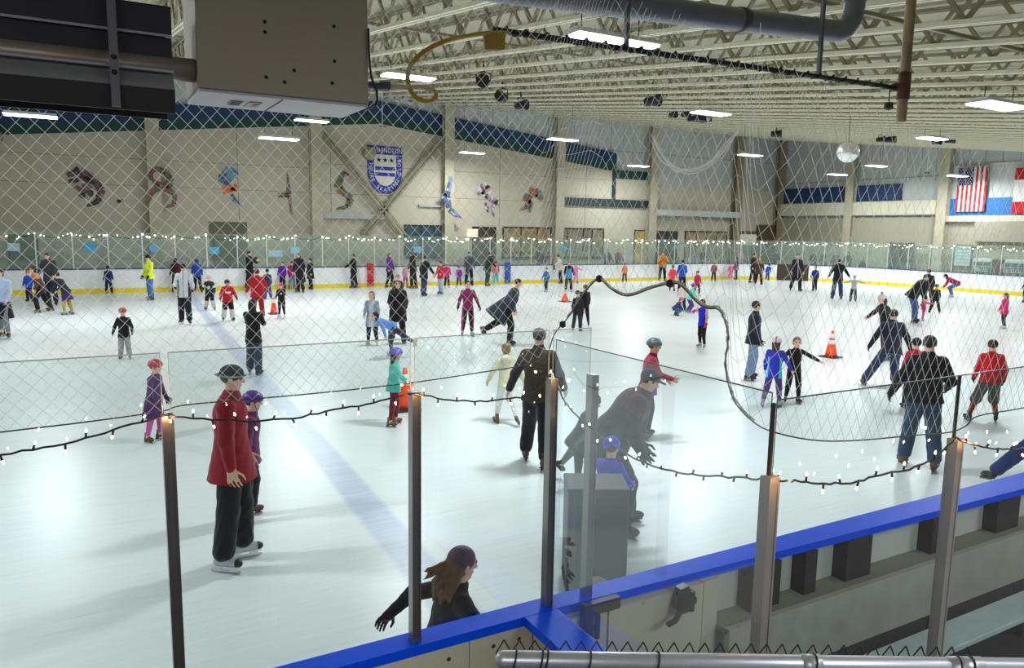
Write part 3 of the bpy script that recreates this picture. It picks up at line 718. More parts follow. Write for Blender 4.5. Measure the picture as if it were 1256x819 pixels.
# ------------------------------------------------------------------ ceiling
def cz(y): return 10.35 + .12895*(y - 42)
m = MB(); m.add([(-16, -4, cz(-4)+.95), (49, -4, cz(-4)+.95), (49, 42.4, cz(42.4)+.95), (-16, 42.4, cz(42.4)+.95)], [(0, 1, 2, 3)])
ceil = structure(m.build('ceiling', M['deck']))
m = MB(); y0, y1 = -3.5, 42.; sl = Vector((0, 1, .12895)).normalized(); D = .85
for dx in (-.05, .05): m.bar((dx, y0, cz(y0)+.03), (dx, y1, cz(y1)+.03), .045, .06, 0)
for dx in (-.05, .05): m.bar((dx, y0, cz(y0)+D), (dx, y1, cz(y1)+D), .045, .06, 1)
n = 35; st = (y1-y0)/n
for i in range(n):
    a = y0+i*st; m.bar((0, a, cz(a)+.05), (0, a+st/2, cz(a+st/2)+D), .05, .05, 1); m.bar((0, a+st/2, cz(a+st/2)+D), (0, a+st, cz(a+st)+.05), .05, .05, 1)
jm = m.mesh('roof_joist', [M['cream'], M['tan']])
JX = []
x = -11.35
while x < 47: JX.append(x); x += 1.475
for x in JX: link('roof_joist', jm, ceil, (x, 0, 0))
for i, y in enumerate((6.5, 14, 21.5, 29., 36.5)):
    m = MB(); m.bar((-14, y, cz(y)+.14), (47, y, cz(y)+.14), .05, .05); m.build('bridging', M['tan'], ceil)

# ------------------------------------------------------------------ ceiling lights
def lamp(label, x, y, z, length=1.4, drop=.35, group='fluorescent lights hung over the ice'):
    t = tag(empty('ceiling_light', (x, y, z)), label, 'light', group)
    m = MB(); L = length/2
    m.box(-L, L, -.26, .26, .03, .05); m.box(-L*.96, L*.96, -.16, .16, .05, .12)
    m.build('housing', M['white'], t)
    m = MB(); m.box(-L*.98, L*.98, -.24, .24, -.0, .03); m.build('lens', LENS, t, bevel=.008)
    for q in (-L*.7, L*.7): m = MB(); m.bar((q, 0, .12), (q, 0, drop), .012, .012); m.build('hanger', M['wire'], t)
    l = bpy.data.lights.new('lamp_glow', 'AREA'); l.shape = 'RECTANGLE'; l.size = length; l.size_y = .5; l.energy = LP; l.color = (.94, .98, 1.)
    lo = bpy.data.objects.new('lamp_glow', l); COL.objects.link(lo); lo.location = (x, y, z-.02); lo.parent = None
LP = 330
ROW = lambda Y: cz(Y) - .35
for lb, x, y, z, dr in (
    ('long bright fluorescent light nearest the rusty pipe and black cable bar', 6.5, 8.9, ROW(8.9), .4),
    ('bright fluorescent light at the picture edge, beside the hanging rusty pole', 15.8, 8.7, ROW(8.7), .4),
    ('fluorescent light behind the loop of yellow hose', 7.6, 19.3, ROW(19.3), .4),
    ('fluorescent light over the black projector and spotlights', 18.2, 19.2, ROW(19.2), .4),
    ('fluorescent light between pairs of black spotlights near the end wall', 29.1, 18.4, ROW(18.4), .4),
    ('fluorescent light hung low before the blue trim at the heater end', -1.3, 27.5, 6.3, 2.3),
    ('fluorescent light hung low between the leaping and upright skater cut-outs', 6.34, 29, 6.32, 2.3),
    ('fluorescent light hung before the blue gable trim over the far windows', 18.74, 29, 7.17, 1.5),
    ('fluorescent light hung before the column beside the dark corner', 30.38, 29, 7.21, 1.5),
    ('fluorescent light hung just past the mirror ball', 40.7, 29, 7.23, 1.5),
    ('small fluorescent light hung beside the blue shield crest', 18.92, 38.5, 7.36, 2.4),
    ('small fluorescent light at the low end of the gable trim', 30.61, 38.5, 7.29, 2.4),
    ('smallest fluorescent light, just under the mirror ball', 42.6, 33.1, 7.05, 2.),
    ('small fluorescent light beside the striped flag', 44.5, 26.4, 6.7, 1.5),
    ('thin fluorescent light peeping out under the heater box', 8.6, 33., 7.6, 1.6)):
    lamp(lb, x, y, z, 1.4, dr)
# rows of the same lights that carry on outside the view
for x, y in ((-4, 8.9), (-4, 19), (25.5, 8.7), (39.5, 18.5), (36, 8.7)):
    l = bpy.data.lights.new('lamp_glow', 'AREA'); l.shape = 'RECTANGLE'; l.size = 1.4; l.size_y = .5; l.energy = LP; l.color = (.94, .98, 1.)
    lo = bpy.data.objects.new('lamp_glow', l); COL.objects.link(lo); lo.location = (x, y, ROW(y))
# unseen fill lamps added over the seats to brighten the near boards
for x, y in ((-3, -2.), (4, -2.), (9, -1.)):
    l = bpy.data.lights.new('seat_fill', 'AREA'); l.size = 2.; l.energy = 210; l.color = (.95, .97, 1.)
    lo = bpy.data.objects.new('seat_fill', l); COL.objects.link(lo); lo.location = (x, y, 4.3)

# spotlights, projector, mirror ball
def spotlight(label, x, y, z, rot=0, s=1.):
    t = tag(empty('stage_spotlight', (x, y, z), rot), label, 'spotlight')
    m = MB(); m.lathe([(.06*s, -.2*s), (.12*s, -.2*s), (.13*s, 0), (.17*s, .22*s), (.15*s, .22*s)], n=14, axis='y'); m.build('housing', M['black'], t)
    m = MB(); m.lathe([(.145*s, .205*s), (.0, .207*s)], n=14, axis='y'); m.build('lens', plain('3a3f46', .15), t)
    m = MB(); m.tube([(-.17*s, 0, 0), (-.18*s, 0, .2*s), (0, 0, .26*s), (.18*s, 0, .2*s), (.17*s, 0, 0)], .015*s, 6); m.bar((0, 0, .26*s), (0, 0, .5*s), .04*s, .04*s); m.build('yoke', M['wire'], t)
for lb, p, r, s in (('black twin-box stage spotlight with white middle, nearest the yellow hose', (10.425, 20.500, 7.448), 2.6, 1.2), ('black stage spotlight, first of the tilted pair by the yellow hose', (12.409, 23.000, 7.574), 2.2, 1.1),
    ('black stage spotlight, second of the tilted pair by the yellow hose', (13.711, 24.000, 7.561), 3.6, 1.1), ('black stage spotlight hanging alone on a stem amid the ceiling joists', (16.372, 20.000, 7.409), 3.4, 1.2),
    ('small black stage spotlight before the projector, further from it', (21.577, 25.000, 8.024), 3., .9), ('small black stage spotlight touching the projector', (22.287, 25.000, 8.119), 3.2, .9),
    ('black stage spotlight on top of the corner column', (31.089, 28.000, 8.277), 3.8, 1.2), ('tiny black stage spotlight near the mirror ball', (33.837, 24.000, 7.812), 3.1, .9),
    ('small black stage spotlight beside the tiny one near the mirror ball', (34.585, 24.000, 7.865), 3.4, 1.1), ('black stage spotlight under the light above the flag column', (35.170, 22.000, 7.606), 3.1, .9),
    ('square black stage spotlight at the top of the flag column', (36.188, 22.000, 7.754), 3.4, 1.0)):
    spotlight(lb, *p, r, s)
t = tag(empty('projector', (23.073, 25.000, 7.985)), 'black ceiling projector under the bright light', 'projector')
m = MB(); m.box(-.45, .45, -.3, .3, -.1, .1); m.build('case', M['black'], t, bevel=.03)
m = MB(); m.lathe([(.08, -.38), (.1, -.3)], c=(.2, 0, 0), n=12, axis='y'); m.build('lens', M['galv'], t)
m = MB(); m.bar((0, 0, .1), (0, 0, .5), .05, .05); m.build('mount', M['wire'], t)
t = tag(empty('mirror_ball', (21.006, 16.000, 5.766)), 'silvery mirror ball hanging from the ceiling', 'mirror ball')
bm = bmesh.new(); bmesh.ops.create_uvsphere(bm, u_segments=30, v_segments=18, radius=.33); me = bpy.data.meshes.new('ball'); bm.to_mesh(me); bm.free(); me.materials.append(mat('mirror_tiles', (.9, .92, .92), rough=.25, metal=.75)); link('ball', me, t)
m = MB(); m.bar((0, 0, .32), (0, 0, 1.1), .015, .015); m.build('hanger', M['wire'], t)
# hanging pull cords with small weights
for lb, (x, y, z), h in (('thin cord with a hook hanging before the grey end wall', (37.776, 24.000, 6.421), 1.2), ('white cord with a red hook hanging above the shield crest', (12.817, 36.000, 8.058), 1.6)):
    t = tag(empty('pull_cord', (x, y, z)), lb, 'cord'); m = MB(); m.bar((0, 0, 0), (0, 0, h), .02, .02); m.build('cord', M['white'], t)
    m = MB(); m.bar((-.18, 0, 0), (.18, 0, .0), .05, .06); m.build('hook', plain('9a5a4c', .5) if 'red' in lb else M['steel'], t)

# ------------------------------------------------------------------ far boards and glass
root = tag(empty('rink_barrier', (15, 39, 0)), 'white rink boards with yellow kick strip and clear glass along the far side and end', 'barrier')
inv = Matrix.Translation(root.location).inverted()
def sub(m, name, mt, par=None, sm=False):
    o = m.build(name, mt, par or root, sm); 
    if par is None: o.matrix_parent_inverse = inv
    return o
def sweep(prof, skip=None):
    m = MB(); P = PATH; n = len(prof); V = []
    for i, (x, y) in enumerate(P):
        a = Vector(P[max(i-1, 0)]); b = Vector(P[min(i+1, len(P)-1)]); d = (b-a).normalized(); nn = Vector((-d.y, d.x))   # outwards
        V += [(x+nn.x*q, y+nn.y*q, z) for q, z in prof]
    F = []
    for i in range(len(P)-1):
        if skip and skip(P[i], P[i+1]): continue
        for k in range(n): F.append((i*n+k, i*n+(k+1) % n, (i+1)*n+(k+1) % n, (i+1)*n+k))
    used = sorted({i for f in F for i in f}); ix = {u: k for k, u in enumerate(used)}
    m.add([V[u] for u in used], [tuple(ix[i] for i in f) for f in F]); return m
def is_gate(a, b):
    x, y = (a[0]+b[0])/2-RC[0], (a[1]+b[1])/2-RC[1]; t = math.degrees(math.atan2(x, y)); return x > 0 and y > 0 and 40 < t < 53
sub(sweep([(0, .22), (0, 1.08), (.12, 1.08), (.12, .22)], is_gate), 'board_face', M['board'])
sub(sweep([(-.015, 0), (-.015, .22), (.12, .22), (.12, 0)], is_gate), 'kick_strip', M['yellow'])
sub(sweep([(-.03, 1.08), (-.03, 1.13), (.16, 1.13), (.16, 1.08)], is_gate), 'cap_rail', M['bluetrim'])
sub(sweep([(.0, .0), (.0, 1.12), (.1, 1.12), (.1, .0)], lambda a, b: not is_gate(a, b)), 'gate', plain('3d3026', .7))
L = [0.]
for a, b in zip(PATH, PATH[1:]): L.append(L[-1] + math.dist(a, b))
def at_len(s):
    for i in range(len(L)-1):
        if L[i+1] >= s:
            k = (s-L[i])/(L[i+1]-L[i]); a, b = PATH[i], PATH[i+1]; d = Vector((b[0]-a[0], b[1]-a[1])).normalized()
            return Vector((a[0]+(b[0]-a[0])*k, a[1]+(b[1]-a[1])*k)), Vector((-d.y, d.x))
    return None
s = 2.8; prev = None; npane = 0; TOPS = []
while s < L[-1] - 1 and npane < 64:
    q, nn = at_len(s); q = q + nn*.06; TOPS.append((q.x, q.y))
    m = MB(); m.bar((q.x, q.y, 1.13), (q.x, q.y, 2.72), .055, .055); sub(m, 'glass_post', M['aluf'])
    if prev is not None:
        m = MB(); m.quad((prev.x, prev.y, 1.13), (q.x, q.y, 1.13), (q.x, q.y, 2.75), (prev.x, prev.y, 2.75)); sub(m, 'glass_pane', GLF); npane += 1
    prev = q; s += 1.4
# foam bumpers on the far boards
for lb, x, c in (('tall red foam bumper strapped to the far boards', 13.11, 'c8202c'), ('tall blue foam bumper strapped to the far boards', 21.51, '1f4fb4')):
    t = tag(empty('foam_bumper', (x, 38.9, 0)), lb, 'bumper'); m = MB(); m.box(-.17, .17, -.12, .06, .08, 1.30); m.build('pad', plain(c, .5), t, bevel=.05)
    m = MB(); m.box(-.18, .18, -.13, .07, .95, 1.0); m.box(-.18, .18, -.13, .07, .35, .40); m.build('strap', M['darkgrey'], t)
# pale blue notices on the far glass
for i, (lb, px) in enumerate((('pale blue notice on the far glass over the dark door', (-2.79, 2.08)), ('bright blue notice on the far glass beside the big adult in grey', (0.10, 2.09)), ('round blue and white sticker on the far glass behind the yellow jacket', (2.69, 2.06)),
    ('square blue notice on the far glass at the yellowish doorway', (5.34, 1.95)), ('wide pale notice on the far glass by the photographer', (8.22, 1.80)), ('small pale blue notice on the far glass above the purple group', (9.19, 1.96)), ('pale blue notice on the far glass before the dark window', (15.86, 2.02)), ('round blue notice on the far glass above the teal jacket', (25.51, 2.09)))):
    x, z = px; m = MB()
    if 'round' in lb: m.lathe([(.0, 0), (.2, 0), (.2, .02), (0, .02)], c=(0, 0, 0), n=20, axis='y')
    else: m.box(-.22 if 'wide' not in lb else -.34, .22 if 'wide' not in lb else .34, 0, .02, -.17, .17)
    o = m.build('notice', plain(['a9c8d6', '35a3d8', '6f9fd0', '45a8cf', '93b9c4', '86b7cf', '7fb4c4', '4d9fc0'][i], .5)); o.location = (x, 39.0, z); tag(o, lb, 'notice')

# string lights along the top of the far glass
t = tag(empty('fairy_lights', (10, 39, 2.7)), 'thin string of tiny warm lights along the top of the far glass', 'string lights'); ti = Matrix.Translation(t.location).inverted()
m = MB(); mb = MB(); rnd = random.Random(3)
for (a, b) in zip(TOPS, TOPS[1:]):
    P3 = []
    for i in range(9):
        k = i/8; P3.append((a[0]+(b[0]-a[0])*k, a[1]+(b[1]-a[1])*k, 2.66 - .16*4*k*(1-k)*rnd.uniform(.6, 1.2)))
    m.tube(P3, .012, 4, caps=False)
    for p in P3:
        if rnd.random() < .6: c = (p[0]+rnd.uniform(-.05, .05), p[1]-.06, p[2]+rnd.uniform(-.08, .08)); r = rnd.uniform(.018, .034); mb.box(c[0]-r, c[0]+r, c[1]-r, c[1]+r, c[2]-r, c[2]+r)
o = m.build('wire', M['wire'], t); o.matrix_parent_inverse = ti
o = mb.build('bulbs', BULBF, t); o.matrix_parent_inverse = ti; o['kind'] = 'stuff'

# ------------------------------------------------------------------ shield crest and mosaic skaters on the far wall
t = tag(empty('shield_crest', (15.05, YW-.1, 6.5)), 'blue and white shield crest with three stars on the far wall', 'crest')
W, Hc = 1.05, 1.28
def shield(w, h, top):
    pts = [(-w, top), (w, top)]
    for i in range(13): a = PI*i/12; pts.append((w*math.cos(a), -.1 - h*math.sin(a)))
    return pts
BL = plain('24309c', .5); WH = plain('dcdad0', .6)
def plate(pts, y, th, mt, name, par):
    m = MB(); m.poly([(x, y, z) for x, z in pts], (0, th, 0)); return m.build(name, mt, par)
plate(shield(W, 1.3, 1.28), -.04, .04, BL, 'shield', t)
plate([(-W*1.02, .80), (W*1.02, .80), (W*1.02, .76), (-W*1.02, .76)], -.05, .02, WH, 'border_line', t)
plate(shield(.66, .85, .76), -.055, .02, WH, 'field', t)
for z in (.13, -.2): plate([(-.6, z), (.6, z), (.58, z-.2), (-.58, z-.2)], -.07, .02, BL, 'stripe', t)
for x in (-.38, 0, .38):
    plate([(x+(.16 if i % 2 == 0 else .065)*math.sin(PI*i/5), .5+(.16 if i % 2 == 0 else .065)*math.cos(PI*i/5)) for i in range(10)], -.07, .02, plain('1a1c3c', .5), 'star', t)
RX90 = Matrix.Rotation(PI/2, 4, 'X')
text_mesh('WASHINGTON', .40, WH, 'lettering', Matrix.Translation((0, -.05, 1.03)) @ RX90, t, xs=.76)
word = 'FIGURE SKATING CLUB'; q = [(-.86, .62 - .72*i/3) for i in range(4)]
arc = [(-.86, .62), (-.86, -.1)] + [(-.86*math.cos(PI*i/24), -.1-1.07*math.sin(PI*i/24)) for i in range(1, 24)] + [(.86, -.1), (.86, .62)]
cum = [0.]
for a, b in zip(arc, arc[1:]): cum.append(cum[-1]+math.dist(a, b))
for i, ch in enumerate(word):
    if ch == ' ': continue
    s = cum[-1]*(i+.5)/len(word)
    for j in range(len(arc)-1):
        if cum[j+1] >= s: break
    k = (s-cum[j])/(cum[j+1]-cum[j]); x = arc[j][0]+(arc[j+1][0]-arc[j][0])*k; z = arc[j][1]+(arc[j+1][1]-arc[j][1])*k
    ang = math.atan2(arc[j+1][1]-arc[j][1], arc[j+1][0]-arc[j][0])
    text_mesh(ch, .30, WH, 'lettering', Matrix.Translation((x, -.05, z)) @ RX90 @ Matrix.Rotation(ang, 4, 'Z'), t)
# mosaic cut-out skaters: limbs as tapered mosaic strokes (x, z, radius)
def mosaic(label, x, z, strokes, cols, extra=((), ())):
    rnd = random.Random(label); o = MB()
    mats_ = [plain(c, .5) for c in list(cols) + list(extra[1])]
    for st, lo, hi in [(q, 0, len(cols)) for q in strokes] + [(q, len(cols), len(mats_)) for q in extra[0]]:
        for (x0, z0, r0), (x1, z1, r1) in zip(st, st[1:]):
            n = max(2, int(math.dist((x0, z0), (x1, z1))/.16))
            for i in range(n):
                a, b = i/n, (i+1)/n
                d = Vector((x1-x0, z1-z0)).normalized(); nn = Vector((-d.y, d.x))
                pa = Vector((x0+(x1-x0)*a, z0+(z1-z0)*a)); pb = Vector((x0+(x1-x0)*b, z0+(z1-z0)*b)); ra = r0+(r1-r0)*a; rb = r0+(r1-r0)*b
                for s0, s1 in ((-1, -.1), (0, 1)):
                    j = rnd.uniform(.85, 1.15)
                    q = [pa+nn*ra*s0*j, pb+nn*rb*s0*j, pb+nn*rb*s1*j, pa+nn*ra*s1*j]
                    o.poly([(p.x, 0, p.y) for p in q], (0, .03, 0), rnd.randrange(lo, hi))
    m = o.build('mosaic_skater', mats_); m.location = (x, YW-.13 if abs(x-3.25) > .1 and abs(x-18.77) > .1 else YW-.68, z); tag(m, label, 'wall art', 'mosaic skater cut-outs on the far wall'); return m
A = (
 ('dark red mosaic skater cut-out arching over, furthest along the wall by the heater', .06, 4.92, [[(-.75, .45, .1), (-.2, .72, .2), (.35, .3, .2), (.65, -.15, .17), (.5, -.7, .14), (.0, -.95, .05)], [(-.7, .15, .08), (-.1, .35, .12), (.25, .2, .12)], [(-.1, .1, .1), (.15, -.2, .2), (.2, -.5, .06)], [(-.45, -.05, .12), (-.2, -.35, .2), (-.1, -.6, .04)]], ['4a2a2c', '6b4a44', '2b2a2c', 'a8787c', '5c5a58']),
 ('brown mosaic skater cut-out with arms round, on the first column', 3.25, 4.97, [[(-.4, .6, .1), (-.2, .9, .12), (.3, .75, .16), (.55, .3, .16), (.2, .05, .2)], [(-.4, .6, .1), (-.35, .3, .1), (.0, .05, .18)], [(.0, .05, .2), (-.4, -.3, .12), (-.6, -.85, .06)], [(.2, .0, .2), (.65, -.3, .12), (.6, -.8, .1), (.2, -1., .05)]], ['7b5048', '59655c', '8a6a5e', '4a4e48', '93493f']),
 ('blue and orange mosaic skater cut-out standing upright', 6.53, 5.2, [[(.1, 1.0, .12), (.0, .6, .34), (-.25, .1, .3)], [(.2, .9, .1), (.45, .7, .1), (.4, .4, .08)], [(.1, -.45, .14), (.3, -.75, .12), (.6, -1.05, .06)]], ['3f6f9f', '5c8fb0', '8898a4', '39546f'], ([[(-.1, .05, .25), (.05, -.35, .3)], [(.2, .0, .2), (.5, -.25, .08)]], ['d8703c', 'e08a4c', 'c95a34'])),
 ('thin mosaic skater cut-out with one leg straight up', 9.56, 4.93, [[(.0, 1.15, .03), (.02, .5, .08), (.05, -.05, .14)], [(.05, -.1, .12), (-.4, -.1, .14), (-.55, -.2, .06)], [(.05, -.1, .12), (.12, -.7, .08), (.2, -1.1, .07)]], ['8a7264', 'a08a78', '6b5b54']),
 ('curled brown and green mosaic skater cut-out below the crossed braces', 12.56, 5.23, [[(.45, .75, .06), (.1, 1.0, .08), (-.1, .6, .16), (-.25, .1, .25), (.05, -.15, .16)], [(.05, -.15, .16), (.5, -.45, .22), (.3, -.9, .14), (-.35, -1.05, .05)]], ['6d5a48', '4c6a60', '8a6a40', '5b7068']),
 ('slim blue mosaic skater cut-out on the column beside the brace', 18.77, 4.95, [[(.2, 1.3, .1), (.05, .6, .14), (-.1, .1, .22), (.05, -.5, .18)], [(-.1, .2, .12), (-.45, .1, .12)], [(.1, -.6, .14), (.6, -1.0, .12), (.85, -1.15, .05)]], ['4f5a86', '8390b2', '5a5d78', 'a4b2c8']),
 ('pink and white mosaic skater cut-out kneeling, over the far windows', 21.62, 5.1, [[(-.7, .3, .15), (-.2, .55, .4), (.15, .2, .3)], [(-.1, 1.0, .1), (.1, .6, .2)], [(.1, .1, .2), (.0, -.5, .14), (.1, -.85, .06)], [(.2, .0, .2), (.75, -.25, .14), (.35, -.5, .1), (.5, -1.1, .05)]], ['b8909e', 'c9b8bc', '8a6a80', 'd9d4d6', '5c5a68']),
 ('orange and grey mosaic skater cut-out bent low, furthest along by the windows', 24.78, 5.05, [[(-.1, .55, .3), (.5, .5, .28), (.85, .1, .14)], [(-.2, .4, .3), (-.35, -.1, .3), (.05, -.35, .2)], [(-.3, -.4, .16), (-.8, -.65, .05)], [(.0, -.3, .16), (-.1, -.75, .06)]], ['59646c', '8a5a3c', 'a8683c', '6f7a80', '4a525c']))
for row in A: mosaic(*row)
m = MB(); m.box(-.14, .14, -.12, 0, -.08, .08); o = m.build('wall_speaker', M['black']); o.location = (1.5, YW-.08, 4.25); tag(o, 'tiny black wall box between the first two skater cut-outs', 'wall box')
m = MB(); m.lathe([(.1, -.35), (.34, -.25), (.38, 0), (.1, .05)], n=14, axis='y'); o = m.build('horn_speaker', plain('a09a70', .5)); o.location = (14.05, YW-.25, 7.3); tag(o, 'olive horn loudspeaker on the wall beside the shield crest', 'loudspeaker')
m = MB(); m.lathe([(.1, -.3), (.32, -.2), (.36, 0), (.1, .05)], n=14, axis='y'); o = m.build('horn_speaker', plain('8a7458', .5)); o.location = (-3.38, YW-.9, 6.88); tag(o, 'tan horn loudspeaker at the wall end below the heater', 'loudspeaker')
m = MB(); m.box(-.35, .35, -.15, 0, -.25, .25); o = m.build('light_box', mat('warm_box', lin('e8dcc0'), emit=.5)); o.location = (20.6, YW-.12, 2.95); tag(o, 'small lit cream box sign beside the brown doorway', 'sign')
m = MB(); m.box(-.85, .85, -.12, 0, -.4, .4); o = m.build('menu_board', mat('menu_box', lin('c8c8b4'), emit=.25, noise=.2, nscale=6)); o.location = (44.0, YW-.2, 2.75); tag(o, 'pale menu board over the far corner windows', 'sign')

# ------------------------------------------------------------------ end wall furniture
def flag(name, label, y0, y1, z0, z1, rects, x=XE-.35):
    t = tag(empty(name, (x, (y0+y1)/2, z1)), label, 'flag'); W, Hh = y1-y0, z1-z0
    for nm, c, items in rects:
        m = MB()
        for (a, b, c0, c1, off) in items: m.box(-.012-off, .012, W/2-b*W, W/2-a*W, -c1*Hh, -c0*Hh)
        m.build(nm, cloth(c), t)
    m = MB(); m.bar((0, -W/2-.05, .02), (0, W/2+.05, .02), .04, .04); m.build('hanging_rod', M['galv'], t); return t
red = [(i/13, (i+1)/13, 0, 1, 0) for i in range(0, 13, 2)]; wht = [(i/13, (i+1)/13, 0, 1, .001) for i in range(1, 13, 2)]
fl = flag('striped_flag', 'hanging flag with red and white stripes and starred navy corner', 26.1, 27.85, 4.75, 7.4, (('red_stripes', 'b3323a', red), ('white_stripes', 'dcdad6', wht), ('canton', '2b3160', [(0, 7/13, 0, .40, .006)])))
m = MB(); W, Hh = 1.75, 2.65
for r in range(9):
    for c in range(6 if r % 2 == 0 else 5):
        yy = W/2 - (.045 + (c + (0 if r % 2 == 0 else .5))*.087)*W; zz = -(.03 + r*.0425)*Hh
        m.poly([(-.022, yy+(.045 if i % 2 == 0 else .018)*math.sin(PI*i/5), zz+(.045 if i % 2 == 0 else .018)*math.cos(PI*i/5)) for i in range(10)], (.006, 0, 0))
m.build('stars', plain('e8e8e8', .7), fl)
flag('banded_flag', 'red and white banded flag beside the striped flag, at the picture edge', 22.6, 24.55, 4.6, 7.2, (('red_band', 'c4262e', [(0, 1, 0, .26, 0)]), ('red_band', 'c4262e', [(0, 1, .74, 1, 0)]), ('white_band', 'e4e2de', [(0, 1, .26, .74, .001)])))
m = MB(); m.box(-.05, .02, -.55, .55, -.68, .68, 0); m.box(-.06, -.05, -.48, .48, -.6, .6, 1)
for z in (.4, .2, 0, -.2, -.4): m.box(-.065, -.06, -.4, .4, z-.03, z+.03, 2)
o = m.build('notice_board', [plain('4a5458', .5), plain('c3cfd2', .4), plain('8fa3ab', .5)]); o.location = (XE-.25, 27.15, 2.05); tag(o, 'framed pale notice board on the end wall', 'notice board')
for lb, y in (('white glass-door drinks cooler, first beside the notice board', 25.5), ('white glass-door drinks cooler with colourful drinks, at the picture edge', 23.7)):
    t = tag(empty('drinks_cooler', (XE-.8, y, 0)), lb, 'cooler')
    m = MB(); m.box(-.3, .4, -.55, .55, 0, 1.95); m.build('cabinet', M['white'], t, bevel=.03)
    f = MB(); f.box(-.34, -.3, -.48, .48, .35, 1.75); d = f.build('door', plain('3f5a60' if 'first' in lb else '3c4f78', .15, emit=.25), t)
    f = MB()
    for z in (.6, .9, 1.2, 1.5): f.box(-.36, -.34, -.46, .46, z, z+.03)
    f.build('shelf', M['white'], d)
    f = MB(); rr = random.Random(y)
    for z in (.63, .93, 1.23):
        for k in range(7): f.box(-.355, -.34, -.43+k*.125, -.34+k*.125, z, z+.2, rr.randrange(4))
    f.build('drinks', [plain(c, .4, emit=.2) for c in (('9fb4b4', '7d9498', 'c2cfcc', '5f7a7c') if 'first' in lb else ('d8b040', '4a7fc0', 'c8504a', '8fb86a'))], d)
    m = MB(); m.box(-.33, -.3, -.5, .5, 1.78, 1.92); m.build('header_panel', plain('dfe6e8', .4), t)
m = MB(); m.box(-.3, .3, -.32, .32, 0, 1.95, 0); o = m.build('vending_machine', plain('6b2f35', .5), bevel=.03); o.location = (XE-.8, 24.6, 0); tag(o, 'dark red vending machine between the two drinks coolers', 'vending machine')
# ------------------------------------------------------------------ near boards, box and glass
YN, XCN, YB = 3.24, 2.06, 1.78
root = tag(empty('near_rink_barrier', (2, YN, 0)), 'near rink boards with blue cap rail, metal posts and clear glass around a bench box', 'barrier')
inv = Matrix.Translation(root.location).inverted()
m = MB(); m.poly([(-3, 3.16, 1.10), (2.2, 3.15, 1.10), (6.5, 3.05, 1.10), (9.5, 3.0, 1.10), (9.5, 3.285, 1.10), (-3, 3.285, 1.10)], (0, 0, .05)); m.box(-3, 9.5, 3.27, 3.285, 1.04, 1.10)
m.box(1.875, 2.075, 1.70, 3.16, 1.098, 1.148); m.box(2.10, 9.5, 1.70, 1.86, .86, .91)
o = sub(m, 'cap_rail', M['capblue']); 
m = MB(); m.box(-3, 9.5, 3.23, 3.27, .0, 1.10, 0); m.box(-3, 9.5, 3.27, 3.28, 0, .2, 1); sub(m, 'ice_side_face', [M['board'], M['yellow']])
m = MB()
for x0, x1 in ((-3, -.6), (-.595, .55), (.555, 1.56), (1.565, 1.93)): m.box(x0, x1, 3.16, 3.20, .02, 1.10)
sub(m, 'outer_panel', M['boardout'])
m = MB()
for x in (-.5, .65, 1.45, 1.7, .75, 1.85, 1.2):
    for z in (1.03, .72, .3): m.lathe([(.012, 0), (.0, -.006)], c=(x, 3.16, z), n=8, axis='y')
sub(m, 'panel_screws', M['steel'])
m = MB(); m.box(1.93, 2.06, 1.74, 3.15, 0, 1.10); sub(m, 'box_side_wall', M['boardout'])
m = MB(); m.box(2.06, 9.5, 1.74, 1.82, 0, .86); sub(m, 'box_back_wall', M['boardout'])
# box door with strap hinge and slam latch
m = MB(); m.box(2.10, 2.37, 3.10, 3.20, .45, 1.10); sub(m, 'door_jamb', M['boardout'])
m = MB(); m.box(2.375, 3.06, 3.09, 3.2, .47, 1.095); d = sub(m, 'gate_door', M['boardout'])
dinv = d.matrix_parent_inverse
hx, _, hz = (2.222, 3.070, 1.141)
m = MB(); m.box(hx-.035, hx+.03, 3.06, 3.10, hz-.20, hz+.02); m.box(hx-.035, hx+.20, 3.055, 3.095, hz-.03, hz+.035); m.lathe([(.016, hz-.16), (.016, hz-.03)], c=(hx+.045, 3.05, 0), n=8)
m.box(hx+.02, hx+.06, 3.05, 3.07, hz-.12, hz-.09); m.build('hinge', M['steel'], d)
lx, _, lz = (2.860, 3.040, 1.053)
m = MB(); m.poly([(lx-.06, 3.03, lz-.03), (lx-.03, 3.03, lz+.08), (lx+.03, 3.03, lz+.09), (lx+.055, 3.03, lz+.02), (lx+.05, 3.03, lz-.07), (lx-.02, 3.03, lz-.07)], (0, .05, 0)); m.tube([(lx-.02, 3.03, lz-.04), (lx-.09, 3.0, lz-.075), (lx-.15, 2.99, lz-.08)], .017, 8)
m.lathe([(.035, 2.995), (.035, 3.03)], c=(lx, 0, lz), n=10, axis='y'); m.box(lx+.045, lx+.10, 3.035, 3.085, lz-.035, lz+.0); m.box(lx+.06, lx+.085, 3.035, 3.085, lz-.08, lz+.04); m.build('latch', plain('26262a', .4, metal=.3), d)
m = MB(); m.box(3.065, 3.18, 3.09, 3.2, .45, 1.10); sub(m, 'latch_post', M['boardout'])
# open framing behind the boards
m = MB(); m.box(3.18, 9.5, 3.20, 3.228, .45, 1.10); sub(m, 'inner_sheet', plain('c5c8bd', .45))
for x0, x1 in ((3.46, 3.72), (3.95, 4.06), (4.36, 4.62), (5.32, 5.5), (6.18, 6.5), (7.3, 7.6)):
    m = MB(); m.box(x0, x1, 3.09, 3.2, .80, 1.10); sub(m, 'upright', M['steel'])
m = MB(); m.box(3.18, 9.5, 3.0, 3.2, .78, .81); sub(m, 'ledge', plain('85826c', .8))
m = MB(); m.box(3.18, 9.5, 2.98, 3.02, .42, .82); sub(m, 'lower_board', M['conc'])
